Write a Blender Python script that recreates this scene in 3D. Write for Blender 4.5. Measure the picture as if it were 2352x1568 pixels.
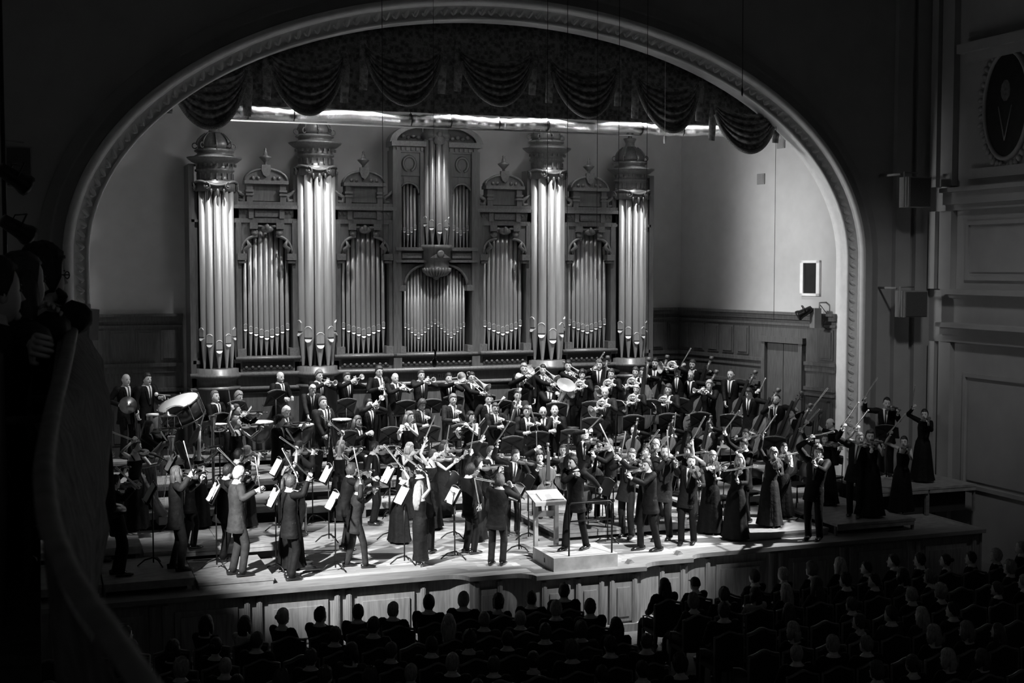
import bpy, math, random
import numpy as np
from mathutils import Vector, Matrix
random.seed(7)
for _o in list(bpy.data.objects): bpy.data.objects.remove(_o)
sc = bpy.context.scene
COL = sc.collection
PI = math.pi
# ------------------------------------------------------------------ camera
F = 2980.; CX, CY = 1176., 784.
YAW = math.radians(20.); PITCH = math.radians(3.3)
CAM = np.array([0., 0., 5.3])
FW = np.array([math.sin(YAW)*math.cos(PITCH), math.cos(YAW)*math.cos(PITCH), -math.sin(PITCH)])
RT = np.array([math.cos(YAW), -math.sin(YAW), 0.]); UP = np.cross(RT, FW)
cd = bpy.data.cameras.new('camera'); cam = bpy.data.objects.new('camera', cd); COL.objects.link(cam)
cam.location = CAM
cam.rotation_euler = Matrix([[RT[i], UP[i], -FW[i]] for i in range(3)]).to_euler()
cd.sensor_width = 36.; cd.lens = 36.*F/2352.; cd.clip_end = 200; cd.clip_start = .05
cd.dof.use_dof = True; cd.dof.focus_distance = 25.; cd.dof.aperture_fstop = 8.
sc.camera = cam
# ------------------------------------------------------------------ world, exposure, lights
sc.view_settings.view_transform = 'Standard'; sc.view_settings.look = 'None'
sc.view_settings.gamma = 1.; sc.view_settings.use_curve_mapping = False
sc.view_settings.exposure = 0.
w = bpy.data.worlds.new('hall_gloom'); sc.world = w; w.use_nodes = True
w.node_tree.nodes['Background'].inputs[0].default_value = (1, 1, 1, 1)
w.node_tree.nodes['Background'].inputs[1].default_value = .02
def spot(loc, aim, power, angle, blend=.5, size=.15, name='spot_lamp'):
    l = bpy.data.lights.new(name, 'SPOT'); o = bpy.data.objects.new(name, l); COL.objects.link(o)
    l.energy = power; l.spot_size = math.radians(angle); l.spot_blend = blend; l.shadow_soft_size = size
    o.location = loc
    o.rotation_euler = (Vector(aim)-Vector(loc)).to_track_quat('-Z', 'Y').to_euler()
    return o
# lamps on the hall side: one over the front centre, two low ones from the sides
spot((11.5, 13.5, 11.5), (9.6, 23.0, .5), 11500, 26, .6, .15)
spot((-.7, 16.6, 6.9), (5.2, 23.0, .5), 14000, 31, .8, .08)
spot((18.7, 20.6, 7.2), (10.9, 23.0, .5), 12000, 38, .6, .08)
# unseen fill spot added to lift the dark right end of hall and stage
spot((13.0, 14.0, 13.0), (18.2, 23.8, 2.6), 1500, 34, 1., .6)
# overhead lamps behind the valance
spot((5.2, 25.9, 10.3), (5.6, 26.0, .5), 4200, 80, .8, .15)
spot((9.2, 25.9, 10.3), (9.2, 26.0, .5), 5600, 80, .8, .15)
spot((13.0, 25.9, 10.3), (12.8, 26.0, .5), 4600, 80, .8, .15)
# organ lamps hung close above the case: one for each tower and two washes
for tx, pw in ((3.77, 1300), (6.06, 1050), (8.97, 800), (11.8, 1300), (14.08, 1050)):
    spot((tx-.1, 28.2, 10.6), (tx, 29.55, 6.2), pw, 24, .95, .08)
spot((6.2, 28.2, 10.6), (6.4, 29.9, 4.6), 170, 75, .9, .12)
spot((11.8, 28.2, 10.6), (11.6, 29.9, 4.6), 170, 75, .9, .12)
# lamp that washes the right side wall of the stage
for az in (4.3, 5.9, 7.6): spot((2.6, 26.0, 7.9), (17.0, 26.6, az), 3700, 21, 1., .7)
spot((8.0, 27.2, 9.9), (1.8, 30.5, 3.6), 800, 60, 1., .25)
# ------------------------------------------------------------------ measuring helpers
def ray(px, py): return FW+RT*((px-CX)/F)+UP*((CY-py)/F)
def onY(px, py, Y): r = ray(px, py); return CAM+r*(Y/r[1])
def onX(px, py, X): r = ray(px, py); return CAM+r*(X/r[0])
def onZ(px, py, Z=0.): r = ray(px, py); return CAM+r*((Z-CAM[2])/r[2])
# ------------------------------------------------------------------ materials (the photograph is black and white)
MATS = {}
def mat(name, g, rough=.6, metal=0., var=.15, scale=8., bump=0., spec=.5, stretch=None, emit=0., pat=None):
    m = bpy.data.materials.new(name); m.use_nodes = True; nt = m.node_tree; n = nt.nodes; b = n['Principled BSDF']
    b.inputs['Roughness'].default_value = rough; b.inputs['Metallic'].default_value = metal
    b.inputs['Specular IOR Level'].default_value = spec
    tc = n.new('ShaderNodeTexCoord'); mp = n.new('ShaderNodeMapping')
    nt.links.new(tc.outputs['Object'], mp.inputs[0])
    if stretch: mp.inputs['Scale'].default_value = stretch
    if pat == 'brocade':
        tx = n.new('ShaderNodeTexVoronoi'); tx.inputs['Scale'].default_value = scale; tx.distance = 'CHEBYCHEV'; out = tx.outputs['Distance']
        wv = n.new('ShaderNodeTexNoise'); wv.inputs['Scale'].default_value = scale*1.3; wv.inputs['Distortion'].default_value = 2.5
        nt.links.new(mp.outputs[0], wv.inputs[0]); nt.links.new(mp.outputs[0], tx.inputs[0])
        mm = n.new('ShaderNodeMath'); mm.operation = 'MULTIPLY'; nt.links.new(tx.outputs['Distance'], mm.inputs[0]); nt.links.new(wv.outputs[0], mm.inputs[1]); out = mm.outputs[0]
    else:
        tx = n.new('ShaderNodeTexNoise'); tx.inputs['Scale'].default_value = scale; tx.inputs['Detail'].default_value = 5.
        nt.links.new(mp.outputs[0], tx.inputs[0]); out = tx.outputs[0]
    rp = n.new('ShaderNodeValToRGB'); e = rp.color_ramp.elements
    lo = g*(1-var); hi = min(1., g*(1+var))
    e[0].position = .3; e[0].color = (lo, lo, lo, 1); e[1].position = .7; e[1].color = (hi, hi, hi, 1)
    if pat == 'brocade': e[0].position = .08; e[1].position = .3
    nt.links.new(out, rp.inputs[0]); nt.links.new(rp.outputs[0], b.inputs['Base Color'])
    if bump:
        bp = n.new('ShaderNodeBump'); bp.inputs['Strength'].default_value = bump; bp.inputs['Distance'].default_value = .02
        nt.links.new(out, bp.inputs['Height']); nt.links.new(bp.outputs[0], b.inputs['Normal'])
    if emit:
        b.inputs['Emission Color'].default_value = (1, 1, 1, 1); b.inputs['Emission Strength'].default_value = emit
    MATS[name] = m
    return m
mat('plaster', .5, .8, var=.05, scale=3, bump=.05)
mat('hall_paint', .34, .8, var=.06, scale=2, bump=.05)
mat('arch_white', .88, .6, var=.05, scale=6, bump=.05)
mat('organ_wood', .105, .34, var=.25, scale=10, stretch=(3, 3, .35), bump=.04)
mat('organ_dark', .03, .6, var=.2)
mat('organ_carved', .13, .32, var=.25, scale=30, bump=.12)
mat('pipe_tin', .46, .4, metal=.5, var=.08, scale=3, stretch=(4, 4, .4))
mat('pipe_lip', .85, .3, metal=.3, var=.05)
mat('panel_wood', .1, .38, var=.25, scale=9, stretch=(3, 3, .35), bump=.04)
mat('stage_front', .3, .4, var=.25, scale=8, stretch=(3, 3, .3), bump=.04)
mat('stage_plank', .55, .42, var=.22, scale=5, stretch=(.5, 4, 1), bump=.05)
for i_, g_ in enumerate((.36, .42, .48)): mat('plank%d' % i_, g_, .42, var=.25, scale=4, stretch=(.5, 4, 1), bump=.05)
mat('riser_top', .26, .55, var=.3, scale=5, stretch=(1, 3, 1), bump=.08)
mat('lip_wood', .24, .4, var=.25, scale=5, stretch=(.5, 4, 1)); mat('riser_side', .16, .6, var=.3, scale=9)
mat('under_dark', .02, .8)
mat('velvet', .2, .75, var=.5, scale=9, pat='brocade', bump=.3, spec=.25)
mat('velvet_trim', .24, .8, var=.6, scale=60, bump=.6)
mat('foil', .85, .22, metal=1., var=.1, scale=14, stretch=(12, 1, 1), bump=1.2)
mat('black_metal', .018, .4, metal=.5, var=.2)
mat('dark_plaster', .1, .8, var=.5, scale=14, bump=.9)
mat('rail_velvet', .16, .6, var=.3, scale=12, bump=.3)
mat('floor_parquet', .14, .5, var=.3, scale=6, stretch=(1, 6, 1))
mat('painting_dark', .012, .5, var=.4)
mat('painting_face', .12, .6, var=.4, scale=12)
mat('painting_collar', .3, .6)
mat('glass_dark', .02, .15, var=.1)
mat('speaker_grey', .25, .6, var=.1)
mat('speaker_cloth', .06, .8, var=.2, scale=60)
mat('wire', .02, .5)
mat('lamp_body', .02, .35, metal=.4)
mat('lamp_glass', .9, .1, spec=.8); mat('lens_dark', .03, .08, spec=1.)
# ------------------------------------------------------------------ mesh builder
class MB:
    def __init__(s): s.v = []; s.f = []; s.m = []; s.n = 0; s.sm = []
    def add(s, V, Fs, mi=0, smooth=True):
        V = np.asarray(V, float); b = s.n
        s.v.append(V); s.n += len(V)
        for f in Fs: s.f.append([b+i for i in f])
        s.m += [mi]*len(Fs); s.sm += [smooth]*len(Fs)
    def loft(s, rings, mi=0, cap=True, closed=True, smooth=True):
        k = len(rings[0]); R = np.concatenate([np.asarray(r, float) for r in rings]); Fs = []
        kk = k if closed else k-1
        for i in range(len(rings)-1):
            a = i*k; b = a+k
            for j in range(kk):
                j2 = (j+1) % k
                Fs.append((a+j, a+j2, b+j2, b+j))
        if cap and closed:
            Fs.append(tuple(range(k-1, -1, -1))); e = (len(rings)-1)*k; Fs.append(tuple(range(e, e+k)))
        s.add(R, Fs, mi, smooth)
    def tube(s, pts, rad, n=8, mi=0, ref=None, flat=None, cap=True):
        """round or elliptical tube along a path; rad per point or (ru, rv) per point"""
        P = [np.asarray(p, float) for p in pts]; m = len(P)
        if not hasattr(rad, '__len__'): rad = [rad]*m
        T = []
        for i in range(m):
            t = P[min(i+1, m-1)]-P[max(i-1, 0)]; T.append(t/(np.linalg.norm(t)+1e-12))
        u = np.asarray(ref, float) if ref is not None else np.array([1., 0, 0])
        if abs(u@T[0]) > .95: u = np.array([0, 1., 0]) if ref is None or abs(T[0][1]) < .9 else np.array([0, 0, 1.])
        rings = []; a = np.arange(n)*2*PI/n; ca = np.cos(a)[:, None]; sa = np.sin(a)[:, None]
        for i in range(m):
            u = u-T[i]*(u@T[i]); u = u/(np.linalg.norm(u)+1e-12); v = np.cross(T[i], u)
            r = rad[i]; ru, rv = r if hasattr(r, '__len__') else (r, r)
            rings.append(P[i]+ca*u*ru+sa*v*rv)
        s.loft(rings, mi, cap)
    def lathe(s, prof, n=16, o=(0, 0, 0), ax=(0, 0, 1), mi=0, arc=None, cap=True):
        ax = np.asarray(ax, float); ax = ax/np.linalg.norm(ax); o = np.asarray(o, float)
        u = np.array([1., 0, 0]) if abs(ax[0]) < .9 else np.array([0, 1., 0])
        u = u-ax*(u@ax); u /= np.linalg.norm(u); v = np.cross(ax, u)
        if arc: a = np.linspace(arc[0], arc[1], n)
        else: a = np.arange(n)*2*PI/n
        ca = np.cos(a)[:, None]; sa = np.sin(a)[:, None]
        s.loft([o+ax*h+ca*u*r+sa*v*r for r, h in prof], mi, cap and not arc, closed=not arc)
    def box(s, c, d, R=None, mi=0):
        h = np.array(d, float)/2
        V = np.array([[x, y, z] for x in (-1, 1) for y in (-1, 1) for z in (-1, 1)])*h
        if R is not None: V = V@np.asarray(R, float).T
        s.add(V+np.asarray(c, float), [(0, 1, 3, 2), (4, 6, 7, 5), (0, 4, 5, 1), (2, 3, 7, 6), (0, 2, 6, 4), (1, 5, 7, 3)], mi, False)
    def bx(s, x0, x1, y0, y1, z0, z1, mi=0): s.box(((x0+x1)/2, (y0+y1)/2, (z0+z1)/2), (abs(x1-x0), abs(y1-y0), abs(z1-z0)), None, mi)
    def prism(s, poly, o=(0, 0, 0), U=(1, 0, 0), V=(0, 0, 1), D=(0, 1, 0), mi=0):
        """extrude the 2-D outline poly (in U, V) along the vector D"""
        o = np.asarray(o, float); U = np.asarray(U, float); V = np.asarray(V, float); D = np.asarray(D, float)
        A = np.array([o+U*a+V*b for a, b in poly]); k = len(A)
        Fs = [tuple(range(k)), tuple(range(2*k-1, k-1, -1))]+[(j, k+j, k+(j+1) % k, (j+1) % k) for j in range(k)]
        s.add(np.concatenate([A, A+D]), Fs, mi, False)
    def ball(s, c, r, n=10, mi=0, R=None):
        r = np.array(r if hasattr(r, '__len__') else (r, r, r), float); V = []; Fs = []; m = max(4, n//2+1)
        for i in range(m+1):
            t = PI*i/m
            for j in range(n):
                p = 2*PI*j/n; V.append((math.sin(t)*math.cos(p), math.sin(t)*math.sin(p), math.cos(t)))
        for i in range(m):
            for j in range(n):
                a = i*n+j; b = i*n+(j+1) % n; Fs.append((a, a+n, b+n, b))
        V = np.array(V)*r
        if R is not None: V = V@np.asarray(R, float).T
        s.add(V+np.asarray(c, float), Fs, mi)
    def mesh(s, name, mats):
        me = bpy.data.meshes.new(name)
        me.from_pydata(np.concatenate(s.v).tolist(), [], s.f)
        for m in (mats if isinstance(mats, (list, tuple)) else [mats]): me.materials.append(MATS[m])
        me.polygons.foreach_set('material_index', s.m); me.polygons.foreach_set('use_smooth', s.sm)
        me.update()
        return me
    def build(s, name, mats, parent=None, M=None):
        return link(name, s.mesh(name, mats), parent, M)
def link(name, me, parent=None, M=None):
    o = bpy.data.objects.new(name, me); COL.objects.link(o)
    if parent is not None: o.parent = parent
    if M is not None: o.matrix_local = M if isinstance(M, Matrix) else Matrix(M)
    return o
def tag(o, label, cat, group=None, kind=None):
    o['label'] = label; o['category'] = cat
    if group: o['group'] = group
    if kind: o['kind'] = kind
    return o
def struct(o, label=None):
    o['kind'] = 'structure'
    if label: o['label'] = label
    return o
def empty(name, M=None, parent=None):
    o = bpy.data.objects.new(name, None); COL.objects.link(o); o.empty_display_size = .1
    if M is not None: o.matrix_local = M if isinstance(M, Matrix) else Matrix(M)
    if parent is not None: o.parent = parent
    return o
def TR(x, y, z, a=0., s=1.): return Matrix.Translation((x, y, z)) @ Matrix.Rotation(a, 4, 'Z') @ Matrix.Scale(s, 4)
def copy_tree(o, parent=None):
    c = o.copy(); COL.objects.link(c); c.parent = parent
    for ch in o.children: copy_tree(ch, c)
    return c
def frame(o, xa, ya, za):
    return Matrix(((xa[0], ya[0], za[0], o[0]), (xa[1], ya[1], za[1], o[1]), (xa[2], ya[2], za[2], o[2]), (0, 0, 0, 1)))
def nrm(v): v = np.asarray(v, float); return v/(np.linalg.norm(v)+1e-12)
ORD = 'first second third fourth fifth sixth seventh eighth ninth tenth eleventh twelfth thirteenth fourteenth fifteenth sixteenth seventeenth eighteenth nineteenth twentieth'.split()
ORD += ['twenty-'+w_ for w_ in ORD[:9]]+['thirtieth']+['thirty-'+w_ for w_ in ORD[:9]]+['fortieth']
# ================================================================== STRUCTURE
XC = 8.96; YF = 21.25; YA = 25.0; YO = 30.0; ZH = -1.15     # stage centre, front edge, arch plane, organ front, auditorium floor
AX0, AX1, ASP, AB = .85, 17.1, 5.45, 4.8                     # arch opening: sides, springing height, rise
def edge(d=0., n=8):
    """front outline of the stage, left to right, moved d towards the hall"""
    pts = [(-1.3, YF-d)]
    def step(x0, y0, x1, y1, flip):
        for i in range(n+1):
            t = i/n*PI/2
            pts.append((x0+(x1-x0)*(math.sin(t) if not flip else 1-math.cos(t)), y0+(y1-y0)*(1-math.cos(t) if not flip else math.sin(t))))
    step(6.5-d*.3, YF-d, 6.85-d*.3, YF-.3-d, False); step(7.55-d*.3, YF-.3-d, 7.95-d*.3, YF-.62-d, False)
    step(2*XC-7.95+d*.3, YF-.62-d, 2*XC-7.55+d*.3, YF-.3-d, True); step(2*XC-6.85+d*.3, YF-.3-d, 2*XC-6.5+d*.3, YF-d, True)
    pts.append((17.9, YF-d))
    return pts
b = MB(); b.prism(edge(.0)+[(17.9, 30.2), (-1.3, 30.2)], (0, 0, -.12), (1, 0, 0), (0, 1, 0), (0, 0, .108))
stage = struct(b.build('floor', 'riser_top'), 'wooden concert stage floor with stepped bulging front edge')
b = MB(); b.prism(edge(.12)+edge(-.35)[::-1], (0, 0, -.075), (1, 0, 0), (0, 1, 0), (0, 0, .077)); b.build('stage_lip', 'lip_wood', stage)
for i, g in enumerate(()): mat('plank%d' % i, g, .42, var=.2, scale=4, stretch=(.5, 4, 1), bump=.05)
PL = []
for i in range(3):
    b = MB(); b.box((0, 0, 0), (1.196, .146, .012)); PL.append(b.mesh('plank', 'plank%d' % i))
ry = 0; y = 20.75
while y < 23.55:
    if y < 20.98: xa, xb = 7.95, 2*XC-7.95
    elif y < 21.28: xa, xb = 6.85, 2*XC-6.85
    elif y < 21.62: xa, xb = 4.2, 16.6
    else: xa, xb = 3.9, 16.6
    x = xa+(.6 if ry % 2 else 0)
    while x+1.2 <= xb+.01:
        link('plank', random.choice(PL), stage, Matrix.Translation((x+.6, y+.075, -.006))); x += 1.2
    y += .15; ry += 1
# ---- stage front below the lip
fr = edge(-.03, 6); b = MB()
rings = [[(x, yy, z) for x, yy in fr] for z in (-.11, ZH)]
V = [p for r in rings for p in r]; k = len(fr); b.add(V, [(i, k+i, k+i+1, i+1) for i in range(k-1)], 0, False)
front = struct(b.build('wall_stage_front', 'stage_front'), 'panelled wooden stage front below the lip')
b = MB(); b.box((0, 0, 0), (1, .05, .7)); b.box((0, -.03, 0), (.82, .04, .52)); PANW = b.mesh('panel', 'stage_front')
b = MB(); b.box((0, 0, 0), (.38, .05, .7)); b.box((0, -.03, 0), (.24, .04, .52)); PANN = b.mesh('panel', 'stage_front')
b = MB(); b.box((0, 0, 0), (.09, .07, .92)); b.box((.0, -.03, -.0), (.045, .03, .92)); PILM = b.mesh('pilaster', 'stage_front')
def front_run(x0, x1, yy, wide):
    n = max(1, round((x1-x0)/(1.45 if wide else .62))); st = (x1-x0)/n
    for i in range(n):
        c = x0+st*(i+.5)
        link('panel', PANW if wide else PANN, front, Matrix.Translation((c, yy, -.62)))
        for s_ in (-1, 1): link('pilaster', PILM, front, Matrix.Translation((c+s_*(st/2-.1), yy-.01, -.6)))
front_run(-1.3, 6.2, YF+.02, True); front_run(6.88, 7.5, YF-.28, False); front_run(8.0, 2*XC-8.0, YF-.6, False)
front_run(2*XC-7.5, 2*XC-6.88, YF-.28, False); front_run(2*XC-6.4, 17.8, YF+.02, True)
b = MB(); b.prism(edge(.06, 6)+edge(-.1, 6)[::-1], (0, 0, ZH), (1, 0, 0), (0, 1, 0), (0, 0, .14)); b.build('plinth', 'stage_front', front)
b = MB(); b.bx(17.85, 17.9, YF, 25, ZH, 0); b.build('end_board', 'stage_front', front)
b = MB(); b.bx(-1.6, 19.4, 2, 25, ZH-.1, ZH); struct(b.build('floor_auditorium', 'floor_parquet'), 'dark parquet floor of the auditorium')
b = MB(); b.bx(8.2, 9.25, 2, 20.2, ZH, ZH+.012)
tag(b.build('aisle_carpet', 'velvet_trim'), 'dark carpet runner along the aisle between the seat blocks', 'carpet')
# ---- risers: boxes (x0, x1, y0, y1, height)
RISERS = [(-1.1, .85, 21.5, 23.3, .22), (.87, 2.3, 21.5, 23.3, .22), (2.35, 3.6, 21.5, 23.3, .12),
          (-1.1, 1.6, 23.32, 24.8, .42), (1.62, 4.3, 23.32, 25.3, .3), (.9, 4.9, 25.32, 27.0, .62),
          (.9, 4.9, 27.02, 28.2, .88), (.9, 16.1, 28.87, 29.5, 1.12),
          (4.95, 9.2, 26.6, 27.4, .3), (4.95, 14.75, 27.42, 28.2, .6), (.9, 14.75, 28.22, 28.85, .9),
          (9.25, 12.6, 22.95, 26.55, .2), (12.65, 14.75, 24.4, 27.4, .34),
          (12.75, 14.6, 21.75, 24.35, .14), (14.65, 16.5, 21.55, 24.35, .24), (16.52, 19.0, 22.75, 24.8, .6),
          (9.25, 12.6, 26.6, 27.4, .32), (14.8, 16.5, 25.7, 27.35, .62), (14.8, 16.3, 27.4, 28.85, .9), (14.8, 16.5, 24.4, 25.65, .34)]
def ground(x, y):
    z = 0.
    for x0, x1, y0, y1, h in RISERS:
        if x0-.03 <= x <= x1+.03 and y0-.03 <= y <= y1+.03: z = max(z, h)
    return z
def riser_label(x0, x1, y0, y1, h):
    return ['low wooden platform at the far left stage corner by the statue', 'low wooden platform under the front left violinists', 'thin wooden platform under the grey-suited violinist',
            'second-step platform at far left behind the front violinists', 'second-step platform left of centre behind the front violinists', 'third-step riser on the left below the harps',
            'fourth-step riser on the left below the percussion', 'rear riser along the organ plinth under the brass', 'first woodwind riser left of centre', 'second woodwind riser across the middle',
            'horn riser just below the rear brass row', 'low chamfered cello platform behind the conductor', 'right-hand platform behind the cellos', 'thin platform with corner blocks under the curly blonde violinist',
            'low platform with corner blocks at the right stage end', 'high trestle platform by the right arch pillar', 'first woodwind riser right of centre', 'double bass riser beside the door', 'rear double bass riser in the right corner', 'small platform below the bass risers at the arch'][RISERS.index((x0, x1, y0, y1, h))]
for r_ in RISERS:
    x0, x1, y0, y1, h = r_
    e = empty('stage_riser', Matrix.Translation(((x0+x1)/2, (y0+y1)/2, 0))); tag(e, riser_label(*r_), 'platform', 'stage risers')
    n = max(1, round((x1-x0)/1.6)); st = (x1-x0)/n; cx, cy = (x0+x1)/2, (y0+y1)/2
    for i in range(n):
        b = MB(); b.bx(x0+st*i+.004-cx, x0+st*(i+1)-.004-cx, y0-cy, y1-cy, h-.05, h); b.bx(x0+st*i+.02-cx, x0+st*(i+1)-.02-cx, y0+.01-cy, y0+.05-cy, h-.13, h-.05)
        b.build('deck_panel', 'riser_top', e)
    for i in range(n+1):
        for yy in (y0+.08, y1-.08):
            b = MB(); b.bx(max(x0, x0+st*i-.04)-cx, min(x1, x0+st*i+.04)-cx, yy-.03-cy, yy+.03-cy, 0, h-.05); b.build('leg', 'riser_side', e)
    b = MB(); b.bx(x0+.1-cx, x1-.1-cx, y0+.25-cy, y1-.1-cy, 0, h-.06); b.build('under_shade', 'under_dark', e)  # near-black block filling the open underside, in place of its shade
# ---- stage house: rear wall, side walls, ceiling
b = MB(); b.bx(-.2, 18.5, 30.9, 31.0, 0, 12); struct(b.build('wall_back', 'plaster'), 'plain plaster wall behind the pipe organ')
b = MB(); b.prism([(.65, 25.3), (.85, 25.3), (.85, 30.95), (.65, 30.95)], (0, 0, 0), (1, 0, 0), (0, 1, 0), (0, 0, 12)); struct(b.build('wall_stage_left', 'plaster'), 'left side wall of the stage')
SW0, SW1 = (17.12, 25.3), (16.0, 30.95)
b = MB(); b.prism([SW0, (SW0[0]+.3, SW0[1]), (SW1[0]+.3, SW1[1]), SW1], (0, 0, 0), (1, 0, 0), (0, 1, 0), (0, 0, 12)); wr = struct(b.build('wall_stage_right', 'plaster'), 'right side wall of the stage, brightly lit')
b = MB(); b.bx(-.2, 18.5, 25.3, 31, 10.9, 11.1); struct(b.build('ceiling_stage', 'organ_dark'), 'dark ceiling above the stage')
b = MB(); b.bx(.85, 17.2, 30.55, 30.92, 0, 1.1)
# wainscot (dado) on the rear and right walls
def wainscot(name, p0, p1, label, skip=None, nrmv=(0, -1)):
    d = np.array(p1)-np.array(p0); L = np.linalg.norm(d); a = math.atan2(d[1], d[0])
    root = struct(empty(name, TR(p0[0], p0[1], 0, a)), label)
    def slab(nm, z0, z1, dep, x0=0, x1=None):
        x1 = L if x1 is None else x1
        segs = [(x0, x1)] if not skip or z0 > skip[2] else [(x0, skip[0]), (skip[1], x1)]
        for s0, s1 in segs:
            if s1-s0 > .02:
                b = MB(); b.bx(s0, s1, -dep, 0, z0, z1); b.build(nm, 'panel_wood', root)
    slab('board', .2, 4.05, .03); slab('cornice', 4.05, 4.16, .12); slab('cornice', 4.16, 4.22, .18); slab('rail', 3.9, 3.96, .07)
    slab('rail', 3.0, 3.08, .1); slab('ledge', 2.86, 3.0, .06); slab('ledge', 2.42, 2.5, .1); slab('ledge', 2.3, 2.36, .14)
    if skip: b = MB(); b.bx(skip[0], skip[1], -.03, 0, skip[2]-.1, 4.05); b.build('board', 'panel_wood', root)
    n = max(1, round(L/.56)); st = L/n
    for i in range(n):
        x0, x1 = i*st+.07, (i+1)*st-.07
        if skip and x1 > skip[0]-.05 and x0 < skip[1]+.05: continue
        for z0, z1 in ((3.14, 3.84), (1.2, 2.2)):
            b = MB(); b.bx(x0, x1, -.055, -.03, z0, z1); b.bx(x0+.05, x1-.05, -.075, -.055, z0+.05, z1-.05); b.build('panel', 'panel_wood', root)
wainscot('trim_1', (.86, 30.9), (3.1, 30.9), 'wood panelled dado left of the organ')
wainscot('trim_2', (14.6, 30.9), (16.02, 30.9), 'wood panelled dado right of the organ')
wl = wainscot('trim_3', (SW1[0]-.005, SW1[1]-.05), (SW0[0]-.005, SW0[1]), 'wood panelled dado on the right stage wall', skip=(3.35, 4.75, 3.6))
sd = np.array(SW0)-np.array(SW1); sa = math.atan2(sd[1], sd[0]); sroot = TR(SW1[0], SW1[1], 0, sa)
dr = struct(empty('door_1', sroot), 'tall double door in the right stage dado')
for nm, x0, x1, dep, z0, z1, m_ in (('door_frame', 3.35, 3.47, .12, .3, 3.6, 'panel_wood'), ('door_frame', 4.63, 4.75, .12, .3, 3.6, 'panel_wood'), ('door_frame', 3.3, 4.8, .15, 3.48, 3.62, 'panel_wood'),
                                ('door_leaf', 3.49, 4.04, .04, .3, 3.46, 'panel_wood'), ('door_leaf', 4.06, 4.61, .04, .3, 3.46, 'panel_wood')):
    b = MB(); b.bx(x0, x1, -dep, -.0, z0, z1); b.build(nm, m_, dr)
# small window, vents, hanging seam on the lit wall
def onwall(px, py):
    r = ray(px, py); p0 = np.array(SW1); d = sd/np.linalg.norm(sd); n2 = np.array([-d[1], d[0]]); t = (p0@n2)/(r[:2]@n2); P = CAM+r*t
    return (P[:2]-p0)@d, P[2]
wnd = struct(empty('window_1', sroot), 'small white-framed control window in the right wall')
(u0, zt), (u1, zb) = onwall(1842, 598), onwall(1885, 680)
for x0, x1, z0, z1 in ((u0, u1, zt-.06, zt), (u0, u1, zb, zb+.06), (u0, u0+.1, zb, zt), (u1-.1, u1, zb, zt)):
    b = MB(); b.bx(x0, x1, -.06, .0, z0, z1); b.build('window_frame', 'arch_white', wnd)
b = MB(); b.bx(u0+.08, u1-.08, -.02, -.01, zb+.05, zt-.05); b.build('pane', 'glass_dark', wnd)
for i, (px, py, lb) in enumerate(((1749, 411, 'square grey vent plate in the middle of the lit wall'), (1795, 328, 'grey vent plate half hidden under the rightmost swag'))):
    u, z = onwall(px, py); b = MB(); b.bx(u-.13, u+.13, -.03, 0, z-.13, z+.13); b.bx(u-.1, u+.1, -.04, -.03, z-.1, z+.1)
    tag(b.build('wall_vent', 'speaker_grey', None, sroot), lb, 'vent', 'wall vents')
def rotm(a): c, s_ = math.cos(a), math.sin(a); return np.array([[c, 0, s_], [0, 1, 0], [-s_, 0, c]])
# ---- proscenium wall with elliptical opening
def arch_path(off=0., n=64, base=0.):
    a = (AX1-AX0)/2; cx = (AX0+AX1)/2; P = []; N = []
    for i in range(12): P.append((AX0-off, base+(ASP-base)*i/12.)); N.append((-1, 0))
    for i in range(n+1):
        t = PI-PI*i/n; nx, nz = math.cos(t)/a, math.sin(t)/AB; l = math.hypot(nx, nz); nx /= l; nz /= l
        P.append((cx+a*math.cos(t)+nx*off, ASP+AB*math.sin(t)+nz*off)); N.append((nx, nz))
    for i in range(12): P.append((AX1+off, ASP-(ASP-base)*(i+1)/12.)); N.append((1, 0))
    return P, N
b = MB(); P, N = arch_path(.0); top = 16.
V = []; Fs = []
for i, (x, z) in enumerate(P):
    if x <= AX0+.001: ox, oz = -1.4, z
    elif x >= AX1-.001: ox, oz = 19.4, z
    else: ox, oz = -1.4+(x-AX0)/(AX1-AX0)*20.8, top
    V += [(x, YA, z), (ox, YA, oz), (x, YA+.3, z), (ox, YA+.3, oz)]
for i in range(len(P)-1):
    a = 4*i; c = a+4; Fs += [(a, c, c+1, a+1), (a+2, a+3, c+3, c+2)]
for a, c in ((11*4, 12*4), ((len(P)-13)*4, (len(P)-12)*4)):
    xx = -1.4 if a < 100 else 19.4
    V.append((xx, YA, top)); Fs.append((a+1, c+1, len(V)-1))
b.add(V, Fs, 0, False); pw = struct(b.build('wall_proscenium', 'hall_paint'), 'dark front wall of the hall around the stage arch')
def sweep(nm, prof, m_, parent, base=0.):
    b = MB(); P, N = arch_path(0., 72, base); k = len(prof)
    V = [(x+nx*o, YA+yy, z+nz*o) for (x, z), (nx, nz) in zip(P, N) for o, yy in prof]
    b.add(V, [(i*k+j, i*k+j+1, (i+1)*k+j+1, (i+1)*k+j) for i in range(len(P)-1) for j in range(k-1)], 0, True)
    return b.build(nm, m_, parent)
ar = struct(empty('trim_arch', Matrix.Translation((0, 0, 0))), 'moulded plaster arch around the stage opening')
sweep('soffit', [(0, .35), (0, -.04)], 'arch_white', ar); sweep('inner_bead', [(0, -.04), (-.02, -.07), (.0, -.1), (.04, -.1), (.05, -.06)], 'arch_white', ar)
sweep('leaf_band', [(.05, -.06), (.05, -.045), (.15, -.07), (.26, -.1)], 'arch_white', ar)
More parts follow.
